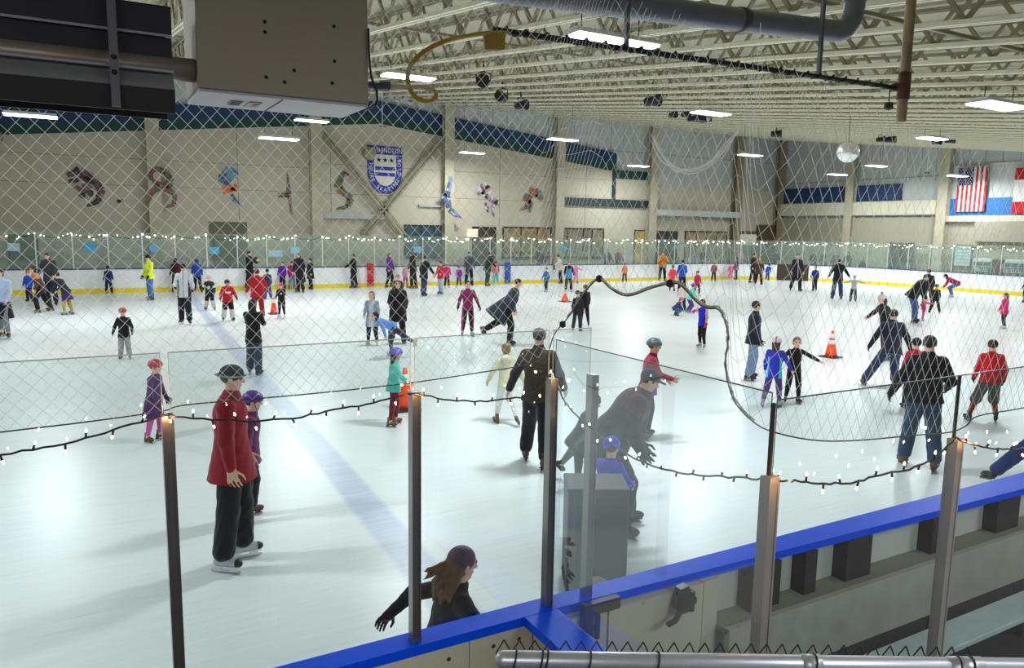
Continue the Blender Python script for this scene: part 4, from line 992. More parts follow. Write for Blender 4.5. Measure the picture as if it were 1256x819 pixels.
# floor of the box and bench plank
m = MB(); m.box(2.06, 9.5, 1.82, 3.06, 0, .42); structure(m.build('floor_box', M['rubber']))
t = tag(empty('bench', (5.5, 2.5, .42)), 'pale grey bench plank inside the box, seen beside the glass post', 'bench')
m = MB(); m.box(-2.2, 3.5, -.03, .19, .13, .17); m.build('plank', M['plank'], t, bevel=.006)
for x in (-1.6, 0, 1.6, 3.2): m = MB(); m.box(x-.03, x+.03, .0, .16, 0, .13); m.build('leg', M['steel'], t)
# metal posts, panes
def post(x, y, z0, z1, w=.05, dpt=.06, mt=None):
    m = MB(); m.box(x-w/2, x+w/2, y-dpt, y, z0, z1); m.box(x-w/2-.004, x-w/2+.004, y-dpt-.004, y+.004, z0, z1); m.box(x+w/2-.004, x+w/2+.004, y-dpt-.004, y+.004, z0, z1)
    return sub(m, 'post', mt or M['alu'])
for x in (-.85, .24, 1.29, 2.045, 2.30): post(x, 3.23, 1.12, 2.385, .036, .045)
for x in (2.055, 3.17, 4.29, 5.4): post(x, 1.80, .91, 2.29, .042, .038, mat('box_post_metal', (.42, .40, .37), rough=.42, metal=.55, noise=.15, nscale=6))
def pane(a, b, z0, z1, dark=False, g=None):
    m = MB(); m.quad((*a, z0), (*b, z0), (*b, z1), (*a, z1)); p = sub(m, 'glass_pane', g or GL)
    m = MB(); w = .0045; m.bar((*a, z1), (*b, z1), w, w)
    for q in (a, b): m.bar((*q, z0), (*q, z1), w*.6, w*.6)
    e = m.build('pane_edge', M['edge'] if not dark else plain('4b5a58', .3), p); return p
for x, y, z in ((.24, 3.10, 2.385), (1.29, 3.10, 2.385), (2.045, 3.10, 2.39), (2.03, 1.68, 2.32), (3.14, 1.68, 2.31)):   # warm light of the bulbs looped round the post tops
    l = bpy.data.lights.new('bulb_light', 'POINT'); l.energy = 1.2; l.color = (1., .50, .20); l.shadow_soft_size = .006
    lo = bpy.data.objects.new('bulb_light', l); COL.objects.link(lo); lo.location = (x, y, z)
for a, b in ((-1.93, -.865), (-.835, .225), (.255, 1.28), (1.30, 2.04), (2.065, 2.30)): pane((a, 3.235), (b, 3.235), 1.13, 2.63)
pane((2.06, 3.20), (2.06, 1.80), 1.13, 2.585, True, GLH)
for a, b in ((2.075, 3.16), (3.18, 4.28), (4.30, 5.39)): pane((a, 1.79), (b, 1.79), .91, 2.56, True)
m = MB(); m.box(2.054, 2.066, 1.786, 1.798, 2.29, 2.55); m.box(3.165, 3.175, 1.786, 1.796, 2.29, 2.56); sub(m, 'corner_seal', M['black'])

# ------------------------------------------------------------------ safety net over the glass
NET = [(-1.6, 3.27, 2.33), (-0.318, 3.270, 2.365), (-0.057, 3.270, 2.372), (0.215, 3.270, 2.386), (0.276, 3.270, 2.400), (0.353, 3.270, 2.405), (0.545, 3.270, 2.404), (0.893, 3.270, 2.404), (1.280, 3.270, 2.412), (1.622, 3.270, 2.431), (1.924, 3.270, 2.454),
       (2.04, 3.26, 2.50), (2.090, 3.267, 2.602), (2.090, 3.120, 2.723), (2.090, 2.985, 2.856), (2.090, 2.888, 2.909), (2.090, 2.790, 2.871), (2.090, 2.668, 2.851), (2.090, 2.503, 2.899), (2.090, 2.391, 2.925), (2.090, 2.326, 2.922), (2.090, 2.228, 2.862), (2.090, 2.168, 2.845), (2.090, 2.115, 2.847), (2.090, 2.079, 2.816), (2.090, 2.052, 2.742), (2.090, 2.057, 2.632), (2.090, 2.006, 2.515), (2.090, 1.901, 2.452),
       (2.120, 1.820, 2.429), (2.328, 1.820, 2.376), (2.565, 1.820, 2.346), (2.930, 1.820, 2.322), (3.189, 1.820, 2.305), (3.308, 1.820, 2.320), (3.395, 1.820, 2.354), (3.767, 1.820, 2.353), (4.6, 1.82, 2.36)]
t = tag(empty('safety_net', (1, 3.27, 2.4)), 'white diamond mesh safety net hanging above the glass on a dark bottom rope', 'net'); ni = Matrix.Translation(t.location).inverted()
NL = [0.]
for a, b in zip(NET, NET[1:]): NL.append(NL[-1] + math.hypot(b[0]-a[0], b[1]-a[1]))
def net_at(u):
    u = max(0, min(u, NL[-1]))
    for i in range(len(NL)-1):
        if NL[i+1] >= u: break
    k = (u-NL[i])/max(1e-9, NL[i+1]-NL[i]); a, b = NET[i], NET[i+1]; return [a[j]+(b[j]-a[j])*k for j in range(3)]
uC = NL[11]; uB = NL[29]
def net_top(u):
    x, y, z = net_at(u)
    if u < uC: return 4.35
    if u < uB: k = (u-uC)/(uB-uC); return 4.35 - .73*k
    return 3.62 - .17*(x-2.06)
def smooth_rope(P, n=5):
    out = []
    for i in range(len(P)-1):
        p0, p1, p2, p3 = [Vector(P[max(0, min(len(P)-1, j))]) for j in (i-1, i, i+1, i+2)]
        for k in range(n):
            s = k/n; out.append(.5*((2*p1) + (p2-p0)*s + (2*p0-5*p1+4*p2-p3)*s*s + (3*p1-p0-3*p2+p3)*s**3))
    out.append(Vector(P[-1])); return out
m = MB(); m.tube(smooth_rope(NET), .0030, 6); o = m.build('bottom_rope', plain('4f4a44', .85), t, smooth=True); o.matrix_parent_inverse = ni
m = MB(); rp = smooth_rope(NET)
arch = [p for p in rp if 1.9 < p.y < 3.18 and abs(p.x-2.09) < .03]
for k in range(5):
    r_ = random.Random(k); m.tube([p + Vector((r_.uniform(-.007, .007), r_.uniform(-.007, .007), .003+.002*k)) for p in arch], .0017, 5)
o = m.build('gathered_mesh', net_mat('net_gather', (.62, .59, .53), .3), t); o.matrix_parent_inverse = ni
du = .058; NC = int(NL[-1]/du); rnd = random.Random(11)
m = MB()
def node(i, j):
    u = i*du; x, y, zb = net_at(u); k = max(0., min(1., (u-uC)/(uB-uC))); h = j*(.031 + .016*k)
    sway = .014*math.sin(u*2.1+h*2) + .01*math.sin(u*5.3+1); x2, y2, _ = net_at(u + .03*math.sin(1.6*h+u*.8)*(1-k) + .10*k*h)
    return Vector((x2, y2 + sway*.7, zb + h)), zb + h < max(net_top(u), zb+.3)
ring = [(math.cos(a), math.sin(a)) for a in (PI/2, PI*7/6, PI*11/6)]
for i in range(NC):
    for j in range(80):
        p, ok = node(i + (.5 if j % 2 else 0), j)
        if not ok: break
        for dlt in (-.5, .5):
            q, _ = node(i + (.5 if j % 2 else 0) + dlt, j+1)
            d = (q-p).normalized(); a = d.cross(Vector((.5, .86, 0))).normalized(); b = d.cross(a); r = .00115; v = []
            for c in (p, q): v += [c + (a*g + b*h)*r for g, h in ring]
            o_ = len(m.v); m.v += [tuple(w) for w in v]
            for k in range(3): m.f.append((o_+k, o_+(k+1) % 3, o_+3+(k+1) % 3, o_+3+k)); m.mi.append(0)
me = bpy.data.meshes.new('mesh'); me.from_pydata(m.v, [], m.f); me.materials.append(M['netc']); me.update()
o = link('mesh', me, t); o.matrix_parent_inverse = ni
m = MB(); rr = random.Random(5)
for k in range(6):
    j = lambda: rr.uniform(-.015, .015)
    m.tube(smooth_rope([Vector(p) + Vector((0, j(), j())) for p in ((2.100, 2.556, 3.532), (2.100, 2.488, 3.453), (2.100, 2.413, 3.388), (2.100, 2.321, 3.376), (2.100, 2.218, 3.392), (2.100, 2.152, 3.433), (2.100, 2.071, 3.508))], 4), .0022, 4)
o = m.build('sagging_fold', M['netc'], t); o.matrix_parent_inverse = ni
m = MB()
for (x, y, z) in ((2.090, 2.888, 2.913), (2.090, 2.391, 2.925), (2.090, 3.192, 2.662)): m.lathe([(.0, -.018), (.016, -.01), (.016, .012), (0, .02)], c=(x, y, z), n=8)
o = m.build('rope_knots', plain('2c2a28', .8), t); o.matrix_parent_inverse = ni

# ------------------------------------------------------------------ warm string lights on the near glass
def string_lights(label, P, sag, seed):
    t = tag(empty('string_lights', P[0]), label, 'string lights'); ti = Matrix.Translation(t.location).inverted(); rnd = random.Random(seed)
    path = []
    for a, b in zip(P, P[1:]):
        a = Vector(a); b = Vector(b); n = max(2, int((b-a).length/.03))
        for k in range(n): s = k/n; path.append(a + (b-a)*s + Vector((0, rnd.uniform(-.003, .003), rnd.uniform(-.004, .004))))
    path.append(Vector(P[-1]))
    m = MB(); m.tube(path, .0042, 6); acc = 0; bm_ = MB(); bm_.lathe([(.001, 0), (.0032, .002), (.0036, .007), (.0022, .012), (.001, .014)], n=8); bme = bm_.mesh('bulb', BULB, True); k = 0
    spots = []
    for a, b in zip(path, path[1:]):
        acc += (b-a).length
        if acc > .068:
            acc = 0; k += 1; up = 1 if k % 2 else -1; d = Vector((rnd.uniform(-.5, .5), rnd.uniform(-.4, .1), up)).normalized()
            e = b + d*.022; m.tube([b, e], .004, 6); spots.append((e, d))
    o = m.build('wire', M['wire'], t, smooth=True); o.matrix_parent_inverse = ti
    for e, d in spots:
        o = link('bulb', bme, t); o.matrix_parent_inverse = ti; o.location = e; o.rotation_mode = 'QUATERNION'; o.rotation_quaternion = d.to_track_quat('Z', 'Y')
    return t
yl = 3.14
string_lights('dark wire of warm bulbs sagging across the glass before the purple coat child', [(-.85, 3.14, 2.37), (-0.406, 3.140, 2.296), (-0.311, 3.140, 2.312), (-0.212, 3.140, 2.320), (-0.111, 3.140, 2.326), (-0.010, 3.140, 2.347), (0.078, 3.140, 2.372), (0.177, 3.140, 2.386), (0.238, 3.140, 2.402)], 0, 1)
string_lights('dark wire of warm bulbs crossing in front of the red jacket', [(0.238, 3.140, 2.402), (0.292, 3.140, 2.383), (0.397, 3.140, 2.365), (0.521, 3.140, 2.345), (0.634, 3.140, 2.336), (0.752, 3.140, 2.337), (0.892, 3.140, 2.351), (1.038, 3.140, 2.361), (1.132, 3.140, 2.374), (1.229, 3.140, 2.391)], 0, 2)
string_lights('dark wire of warm bulbs crossing in front of the white trousers', [(1.229, 3.140, 2.391), (1.309, 3.140, 2.380), (1.411, 3.140, 2.347), (1.537, 3.140, 2.327), (1.691, 3.140, 2.316), (1.827, 3.140, 2.319), (1.921, 3.140, 2.348), (1.981, 3.140, 2.409)], 0, 3)
string_lights('dark wire of warm bulbs plunging from the corner post and sagging to the box post', [(2.130, 3.310, 2.353), (2.130, 3.235, 2.267), (2.130, 3.118, 2.206), (2.130, 2.971, 2.168), (2.130, 2.801, 2.129), (2.130, 2.645, 2.112), (2.130, 2.501, 2.111), (2.130, 2.342, 2.128), (2.130, 2.151, 2.167), (2.130, 1.980, 2.212), (2.07, 1.72, 2.29)], 0, 4)
string_lights('dark wire of warm bulbs sagging between the two box posts', [(2.07, 1.70, 2.29), (2.085, 1.700, 2.292), (2.235, 1.700, 2.260), (2.392, 1.700, 2.239), (2.556, 1.700, 2.242), (2.730, 1.700, 2.243), (2.885, 1.700, 2.260), (2.972, 1.700, 2.299), (3.029, 1.700, 2.329)], 0, 5)
string_lights('dark wire of warm bulbs leaving the last box post past the blue leg', [(3.029, 1.700, 2.329), (3.133, 1.700, 2.289), (3.289, 1.700, 2.251), (3.450, 1.700, 2.227), (3.597, 1.700, 2.215), (3.869, 1.700, 2.184)], 0, 6)

# ------------------------------------------------------------------ handrail with chain-link fence
A_, B_ = Vector((.905, 1.625, 2.005)), Vector((2.45, .76, 2.005)); dr = (B_-A_).normalized(); nr = Vector((-dr.y, dr.x, 0))
t = tag(empty('handrail', A_), 'pale metal pipe handrail with dark ties in front of the box', 'handrail'); ti = Matrix.Translation(A_).inverted()
m = MB(); m.tube([A_ - dr*.022, A_ - dr*.014, A_, B_], [.008, .019, .0235, .0235], 18)
o = m.build('pipe', M['galv'], t, smooth=True); o.matrix_parent_inverse = ti
for q0, q1 in ((.79, .84), (1.18, 1.27)): m = MB(); m.tube([A_+dr*q0, A_+dr*q1], .0255, 18); o = m.build('pipe_sleeve', M['galv'], t, smooth=True); o.matrix_parent_inverse = ti
for q in (.028, .098, .112, .225, .405, .82, 1.20, 1.235):
    m = MB(); c = A_ + dr*q
    m.tube([c + dr*.006*math.sin(a) + (nr*math.cos(a) + Vector((0, 0, 1))*math.sin(a))*.0262 for a in [2*PI*i/16 for i in range(17)]], .0026, 6); o = m.build('tie', M['wire'], t); o.matrix_parent_inverse = ti
for q in (.05, 1.45): m = MB(); c = A_ + dr*q; m.tube([(c.x, c.y, 0.5), (c.x, c.y, 2.0)], .022, 12); o = m.build('post', M['galv'], t, smooth=True); o.matrix_parent_inverse = ti
t = tag(empty('chain_link_fence', A_ + nr*.05 - Vector((0, 0, .9))), 'dark chain-link fence whose twisted tips rise behind the pipe handrail', 'fence'); ti = Matrix.Translation(t.location).inverted()
m = MB(); P0 = A_ + nr*.055; w = .042
for i in range(31):
    x0 = i*w
    for s in (1, -1):
        pts = [P0 + dr*(x0 + s*w*.5*((k % 2))) + Vector((0, 0, .026 - k*w*1.0)) + nr*(.004 if k % 2 else -.004) for k in range(9)]
        m.tube(pts, .0022, 5)
o = m.build('wire_mesh', plain('3a3c3e', .5, metal=.3), t); o.matrix_parent_inverse = ti
# seating platform the handrail stands on
m = MB(); m.box(-3, 6, -4, 1.5, -.01, .5); structure(m.build('floor_seating', M['rubber']))

# ------------------------------------------------------------------ heater, hose, duct, pipes overhead
t = tag(empty('heater_box', (.36, 2.88, 3.602)), 'brown-grey burner box of the overhead tube heater with a white underside', 'heater')
m = MB(); m.box(0, .612, 0, .345, .0, .42); m.box(-.005, .617, -.005, .35, .41, .425); m.build('case', mat('heater_case', lin('a89d88'), rough=.55, noise=.06, nscale=4), t, bevel=.006)
m = MB(); m.box(.004, .608, .004, .34, -.010, -.001); m.build('underside', plain('b9bfc6', .4), t)
for x, z in ((.23, .25), (.23, .215), (.48, .27), (.48, .145), (.33, .095), (.47, .065), (.23, .06), (.295, .05)): m = MB(); m.lathe([(.007, 0), (.0, -.004)], c=(x, -.001, z), n=8, axis='y'); m.build('screw', M['black'], t)
m = MB(); m.box(.13, .175, .14, .24, -.013, -.010, 0); m.box(.195, .24, .13, .26, -.013, -.010, 1); m.box(.215, .236, .16, .22, -.0145, -.013, 2); m.bar((.29, .016, -.0115), (.29, .335, -.0115), .003, .003, 3); m.build('rating_label', [plain('9a9498', .5), plain('9fb0b0', .5), plain('b04a4e', .5), M['wire']], t)
m = MB()
for k in range(5): m.box(.134, .171, .15+k*.018, .158+k*.018, -.0142, -.013)
m.build('label_lines', plain('55505a', .5), t)
t = tag(empty('tube_heater', (-1.3, 2.88, 3.5)), 'dark overhead tube heater with reflector panels running into the burner box', 'heater'); ti = Matrix.Translation(t.location).inverted()
XA, XB = -1.5, .284
def sheet(pr, th=.006):
    m = MB(); (y0, z0), (y1, z1) = pr; m.poly([(XA, y0, z0), (XB, y0, z0), (XB, y1, z1), (XA, y1, z1)], (0, th, 0)); return m
for nm, pr, mt_ in (('upper_reflector', ((2.880, 3.758), (2.880, 3.850)), plain('35323c', .4, metal=.3)), ('upper_reflector', ((2.904, 3.682), (2.896, 3.758)), plain('2c2a32', .4, metal=.3)), ('lower_reflector', ((2.848, 3.582), (2.896, 3.638)), plain('94959a', .4, metal=.3)), ('lower_reflector', ((2.864, 3.506), (2.848, 3.582)), plain('35302f', .45, metal=.2)),
                   ('back_reflector', ((3.160, 3.522), (3.080, 3.850)), plain('2a2a2e', .4, metal=.5))):
    o = sheet(pr).build(nm, mt_, t); o.matrix_parent_inverse = ti
m = MB(); m.box(XA, XB, 2.88, 3.09, 3.85, 3.856); o = m.build('top_reflector', plain('2a2a2e', .4), t); o.matrix_parent_inverse = ti
m = MB(); m.box(XA, XB, 2.874, 2.882, 3.756, 3.764); m.box(XA, XB, 2.86, 2.88, 3.639, 3.647); o = m.build('reflector_lip', plain('a5a8b0', .4, metal=.3), t); o.matrix_parent_inverse = ti
m = MB(); m.tube([(XA, 2.93, 3.666), (.358, 2.93, 3.666)], .04, 16); o = m.build('burner_tube', plain('9a8d80', .35, metal=.4), t, smooth=True); o.matrix_parent_inverse = ti
m = MB(); m.box(.092, .118, 2.836, 2.848, 3.51, 4.3); o = m.build('hanger_strap', plain('77757c', .4, metal=.2), t); o.matrix_parent_inverse = ti
m = MB()
for z in (3.666, 3.618): m.lathe([(.009, 2.836), (.005, 2.828)], c=(.105, 0, z), n=8, axis='y')
o = m.build('strap_bolts', M['black'], t); o.matrix_parent_inverse = ti
m = MB(); m.tube(smooth_rope([(0.970, 2.870, 3.880), (0.972, 2.870, 3.776), (0.981, 2.870, 3.702), (1.000, 2.870, 3.653), (0.996, 2.870, 3.604), (.99, 3.0, 3.6)], 5), .005, 6); o = m.build('power_cord', M['wire']); recenter(o, (.98, 2.87, 3.75)); tag(o, 'black cord hanging down the side of the heater box', 'cord')
# gas hose with yellow tag
t = tag(empty('gas_hose', (1.055, 2.950, 3.689)), 'yellow flexible gas hose looping from the heater box to the black bar', 'hose'); ti = Matrix.Translation(t.location).inverted()
hp = smooth_rope([(1.075, 2.950, 3.691), (1.178, 3.000, 3.706), (1.258, 3.020, 3.717), (1.306, 3.020, 3.706), (1.301, 3.000, 3.673), (1.248, 2.980, 3.655), (1.205, 2.980, 3.667), (1.185, 3.000, 3.704), (1.186, 3.020, 3.759), (1.207, 3.020, 3.810), (1.257, 3.000, 3.860), (1.341, 3.000, 3.907), (1.482, 3.100, 3.966), (1.633, 3.200, 4.021), (1.840, 3.370, 4.088)], 5)
m = MB(); m.tube(hp[:18], .0105, 10); m.tube(hp[38:46], .0106, 10); o = m.build('pale_sleeve', plain('b9ad90', .5), t, smooth=True); o.matrix_parent_inverse = ti
m = MB(); m.tube(hp[17:39], .0098, 10); m.tube(hp[45:], .0098, 10); o = m.build('yellow_hose', plain('b08c18', .45), t, smooth=True); o.matrix_parent_inverse = ti
m = MB(); m.tube([(0.985, 2.950, 3.688), (1.048, 2.950, 3.688)], .013, 10); m.tube([(1.041, 2.950, 3.691), (1.079, 2.950, 3.691)], .019, 8); o = m.build('fitting', plain('5a6270', .35, metal=.5), t); o.matrix_parent_inverse = ti
m = MB(); a, b, c, d = (1.635, 3.220, 4.029), (1.750, 3.220, 4.044), (1.747, 3.220, 3.968), (1.644, 3.220, 3.955); m.poly([a, b, c, d], (0, .01, 0)); o = m.build('tag', plain('a88a14', .5), t); o.matrix_parent_inverse = ti
# cable bar on drop rods and the rusty pole
t = tag(empty('cable_bar', (1.82, 3.4, 4.11)), 'black bar wrapped in cable, hung on grey rods below the ceiling', 'bar'); ti = Matrix.Translation(t.location).inverted()
m = MB(); m.tube([(1.78, 3.4, 4.10), (4.90, 3.4, 4.149)], .015, 10); rr = random.Random(2)
m.tube([(1.85+k*.025, 3.4+.02*math.sin(k*1.3), 4.105+k*.0004+.018*math.cos(k*1.3)) for k in range(121)], .008, 5); o = m.build('bar', M['black'], t, smooth=True); o.matrix_parent_inverse = ti
for p0, p1 in (((2.590, 3.400, 4.104), (2.614, 3.400, 4.533)), ((4.126, 3.400, 4.132), (4.176, 3.400, 4.805))):
    m = MB(); m.bar(p0, (p0[0], p0[1], 5.4), .022, .022); o = m.build('drop_rod', plain('6d7076', .45, metal=.4), t); o.matrix_parent_inverse = ti
m = MB(); q = (4.852, 3.400, 4.022); m.bar(q, (q[0], q[1], 4.14), .006, .006); m.lathe([(.0, -.03), (.03, -.02), (.03, .02), (0, .03)], c=q, n=10); o = m.build('cord_weight', M['steel'], t); o.matrix_parent_inverse = ti
t = tag(empty('rusty_pole', (4.98, 3.4, 3.95)), 'rusty brown pole hanging down at the end of the black bar', 'pole'); ti = Matrix.Translation(t.location).inverted()
m = MB(); m.tube([(5., 3.4, 3.93), (5., 3.4, 5.45)], .034, 12); o = m.build('pole', mat('rust', lin('b39d78'), rough=.6, metal=.1, noise=.45, nscale=9, bump=.3), t, smooth=True); o.matrix_parent_inverse = ti
m = MB(); m.tube([(5., 3.4, 4.08), (5., 3.4, 4.26)], .042, 12); m.tube([(4.9, 3.4, 4.155), (5., 3.4, 4.155)], .028, 10); o = m.build('coupling', mat('rust_dark', lin('6b4a30'), rough=.7, noise=.4, nscale=12, bump=.3), t, smooth=True); o.matrix_parent_inverse = ti
t = tag(empty('exhaust_duct', (3, 4, 4.5)), 'dark grey round duct running under the ceiling to an upward elbow', 'duct'); ti = Matrix.Translation(t.location).inverted()
el = [(5.0+.2*math.sin(a), 4, 4.86-.2*math.cos(a)) for a in [PI/2*i/6 for i in range(7)]]
m = MB(); m.tube([(.5, 4, 4.44), (2.33, 4, 4.51), (4.0, 4, 4.60)] + [(x, y, z) for x, y, z in el] + [(5.2, 4, 5.5)], .078, 16); o = m.build('pipe', plain('868a90', .4, metal=.3, noise=.2, nscale=5), t, smooth=True); o.matrix_parent_inverse = ti
for pp in ([(4.0, 4, 4.60), (4.06, 4, 4.604)], [(5.2, 4, 4.9), (5.2, 4, 4.95)]): m = MB(); m.tube(pp, .084, 16); o = m.build('clamp_band', plain('5c6066', .4, metal=.4), t, smooth=True); o.matrix_parent_inverse = ti
# ------------------------------------------------------------------ skaters
JE = 'jeans'
def Jn(c='3d5270', **k): return dict(c=c, pad=.020, cuff=.044, name='jeans', **k)
def Tr(c='17181d', **k): return dict(dict(c=c, pad=.016, cuff=.040), **k)
def Ti(c='17181d', **k): return dict(dict(c=c, pad=.005, cuff=.028, name='tights'), **k)
def Jk(c, **k): return dict(dict(c=c), **k)
def Sw(c, **k): return dict(dict(c=c, pad=.012, hem=.05, name='sweater'), **k)

# --- close to the camera
person('tall adult in a red jacket and dark bucket hat standing in side view', (1.034, 7.053), -110, 1.74, px=134, top=Jk('8e1426', hem=.10, pad=.022, flare=1.14), legs=Tr('14161d', pad=.024, cuff=.045),
       hat=('bucket', '26363a', '7f8f8e'), hair=('3b2a20', 'short'), boots='hockey', al=(4, 8, 14), ar=(0, 9, 10), hp=4, hl=(6, 4, 6), hr=(-3, 4, 4), hy=0)
person('child in a purple helmet mostly hidden behind the red jacket adult', (1.344, 8.151), -104, 1.30, px=117, top=Jk('6b2a5a', hem=.08), legs=Tr('1b1a22'), hat=('helmet', '5a2f9a'), hair=('2a1d14', 'short'), boots='brown', al=(-4, 3, 10), ar=(-4, 3, 10), lean=6)
person('child in a red helmet and purple coat with pink tights, one arm out', (0.696, 11.850), -123, 1.12, px=85, top=Jk('4d2a5e', hem=.24, flare=1.3, pad=.02), legs=Ti('c85a9c'), hat=('helmet', 'b8343c'), hair=('3b2a20', 'short'), boots='brown', gloves='33203c', al=(10, 12, 20), ar=(28, 42, 10), lean=5)
person('child in a turquoise sweater and purple helmet beside the glass post', (4.124, 11.179), -105, 1.17, px=78, top=Sw('55c0b4', pad=.018, hem=.08), legs=Ti('6e1828'), hat=('helmet', '6a5cc0'), hair=('2e2018', 'long'), boots='tan', al=(20, 12, 35), ar=(30, 14, 30), lean=4, hl=(8, 4, 8), hr=(-4, 4, 6))
person('child in a cream hoodie and white trousers skating with arms out', (5.697, 10.597), -18, 1.24, px=75, top=Sw('d8d2b4', pad=.02, hem=.07, hood=1), legs=Ti('e2e4e2', pad=.01), hair=('8a6a40', 'bun'), boots='tan', al=(0, 30, 25), ar=(0, 30, 25), hl=(10, 8, 8), hr=(-12, 8, 14), lift='r', lean=8)
person('man in a brown vest, plaid sleeves and grey cap skating away beside the corner post', (5.103, 8.385), -41, 1.74, px=92, top=Jk('3d3326', sleeve='30242c', pad=.022, hem=.06, c2='4a3c2a', z2='yoke'), legs=Tr('15171f', pad=.02, cuff=.042), hat=('cap', '4a5056'), hair=('2a1d14', 'short'), boots='brown', al=(-6, 26, 18), ar=(14, 22, 24), hl=(14, 5, 10), hr=(-10, 5, 12), lean=5)
person('teen in a maroon jacket and dark grey helmet gliding, seen through the glass', (7.290, 8.794), -125, 1.44, px=81, top=Jk('8c2238', pad=.018, hem=.08, c2='6a4a7a', z2='low'), legs=Tr('2b2c3c'), hat=('helmet', '4c5a62', '39444a'), hair=('2a1d14', 'short'), boots='brown', al=(25, 10, 45), ar=(35, 12, 50), lean=6, hl=(4, 4, 6), hr=(-4, 4, 6), skin=1)
person('big adult in a dark jacket bending over a child, behind the glass', (4.792, 6.024), -124, 1.76, px=118, build=1.3, lean=32, top=Jk('14181f', pad=.036, hem=.14, c2='4a1c2c', z2='yoke'), legs=Tr('11141c', pad=.03), hat=('cap', '2c4252'), hair=('3a2a20', 'short'), boots='black', gloves='14161c', al=(24, 8, 40), ar=(20, 6, 45), hl=(26, 8, 18), hr=(18, 6, 14), hp=10)
person('small child in a bright blue coat and blue hat behind the skating aid', (4.160, 5.547), -67, 1.12, px=128, top=Jk('2436c8', pad=.026, hem=.08), legs=Tr('20222c'), hat=('beanie', '2a3ee0'), hair=('3a2a20', 'short'), boots='black', al=(40, 10, 30), ar=(40, 10, 30), lean=8)
person('child in dark grey stretching one leg back, seen through the box glass', (5.087, 7.347), -153, 1.14, px=101, top=Jk('262c38', pad=.016, hem=.12, flare=1.2), legs=Ti('262c38', pad=.012), hair=('2a2226', 'short'), hat=('beanie', '3c4656'), boots='black', lean=24, al=(-38, 30, 20), ar=(40, 14, 25), hl=(-34, 8, 6), hr=(10, 4, 10), lift='l')
person('girl with long flying brown hair in a black jacket, close by the boards', (1.612, 3.730), -91, 1.26, px=205, top=Jk('17161c', pad=.02, hem=.10, c2='b81c6c', z2='hem'), legs=Ti('3a1830'), hair=('5e3e1e', 'flow'), boots='white', lean=16, al=(-62, 22, 34), ar=(44, 34, 8), gloves='2a1230', hl=(14, 4, 14), hr=(-8, 4, 12))
person('man in a black bomber jacket and jeans skating away past the box', (9.736, 5.936), -53, 1.70, px=91, build=1.12, top=Jk('16161a', pad=.03, hem=.03, name='jacket', flare=1.0), legs=Jn('33475f'), hair=('141214', 'short'), boots='brown', gloves='1b1d22', al=(-8, 30, 30), ar=(6, 26, 62), hl=(6, 7, 8), hr=(-5, 6, 8))
person('child in a red coat hidden behind the man in the bomber jacket', (13.051, 8.183), -38, 1.22, px=68, top=Jk('c0203c', pad=.024, hem=.08), legs=Tr('22222c'), hat=('beanie', '1a1a1f'), hair=('1a1416', 'short'), boots='black')
person('teen in a red jersey, grey shorts and red socks striding away', (13.307, 7.070), -46, 1.36, px=72, build=1.1, top=Sw('c01c24', pad=.028, hem=.04), legs=dict(c='4a4e4a', short=1, c2='8c2a24', pad=.03, name='shorts'), hair=('1b1614', 'short'), boots='black', gloves='33383a', al=(10, 16, 30), ar=(-6, 18, 40), hl=(4, 20, 14), hr=(10, 6, 20), lean=8)
person('skater in blue kicking one leg out, cut off by the picture edge', (9.866, 4.261), -67, 1.60, px=100, top=Jk('2b3c8c', pad=.02), legs=Tr('26366c', pad=.018), hair=('2a1d14', 'short'), boots='black', lift='l', hl=(-6, 40, 8), hr=(10, 2, 16), lean=18, al=(20, 6, 20), ar=(10, 20, 20))
# --- middle distance
person('man in a dark checked jacket and pale jeans standing in profile', (12.400, 11.488), -127, 1.60, px=58, top=Jk('1f2433', pad=.024, hem=.08, c2='2a3550', z2='front'), legs=Jn('6d86a4'), hair=('241a16', 'short'), boots='black', gloves='16161a', al=(4, 10, 16), ar=(4, 10, 14), hy=14)
person('child in a blue and turquoise jacket with a striped helmet, arm round a friend', (10.747, 9.414), -57, 1.22, px=67, top=Jk('2a2fa8', pad=.018, hem=.10, c2='2fb6c8', z2='side'), legs=Ti('4a3470', pad=.008), hat=('helmet', 'c9c4c0', '9a5a50'), hair=('3a2a20', 'long'), boots='grey', al=(8, 14, 25), ar=(10, 30, 20), hl=(-6, 10, 8), hr=(10, 5, 12), lean=4)
person('girl all in black with white earmuffs, one arm stretched out', (11.437, 9.525), 145, 1.18, px=65, top=Sw('15151a', pad=.008, hem=.05), legs=Ti('121217'), hair=('6a4a30', 'bun'), hat=('muffs', 'd8cfc8'), boots='black', al=(10, 62, 4), ar=(10, 40, 30), lean=4)
person('man in a navy coat and jeans pushing off with one leg', (14.419, 9.798), -51, 1.62, px=58, build=1.08, top=Jk('1b2136', pad=.026, hem=.09), legs=Jn('2b3a5a'), hair=('1b1614', 'short'), boots='black', gloves='14151a', al=(0, 32, 22), ar=(4, 26, 20), hl=(0, 30, 6), hr=(14, 2, 22), lean=14)
person('woman in a pom-pom hat and black jacket with one arm thrown out', (17.658, 11.880), 64, 1.58, px=50, top=Jk('1c1b22', pad=.02, hem=.08), legs=Tr('1a1a20'), hat=('pom', 'b9b2b0', 'd4d0cc', '5a2a30'), hair=('3a2618', 'long'), boots='black', lean=16, al=(30, 66, 6), ar=(30, 52, 10))
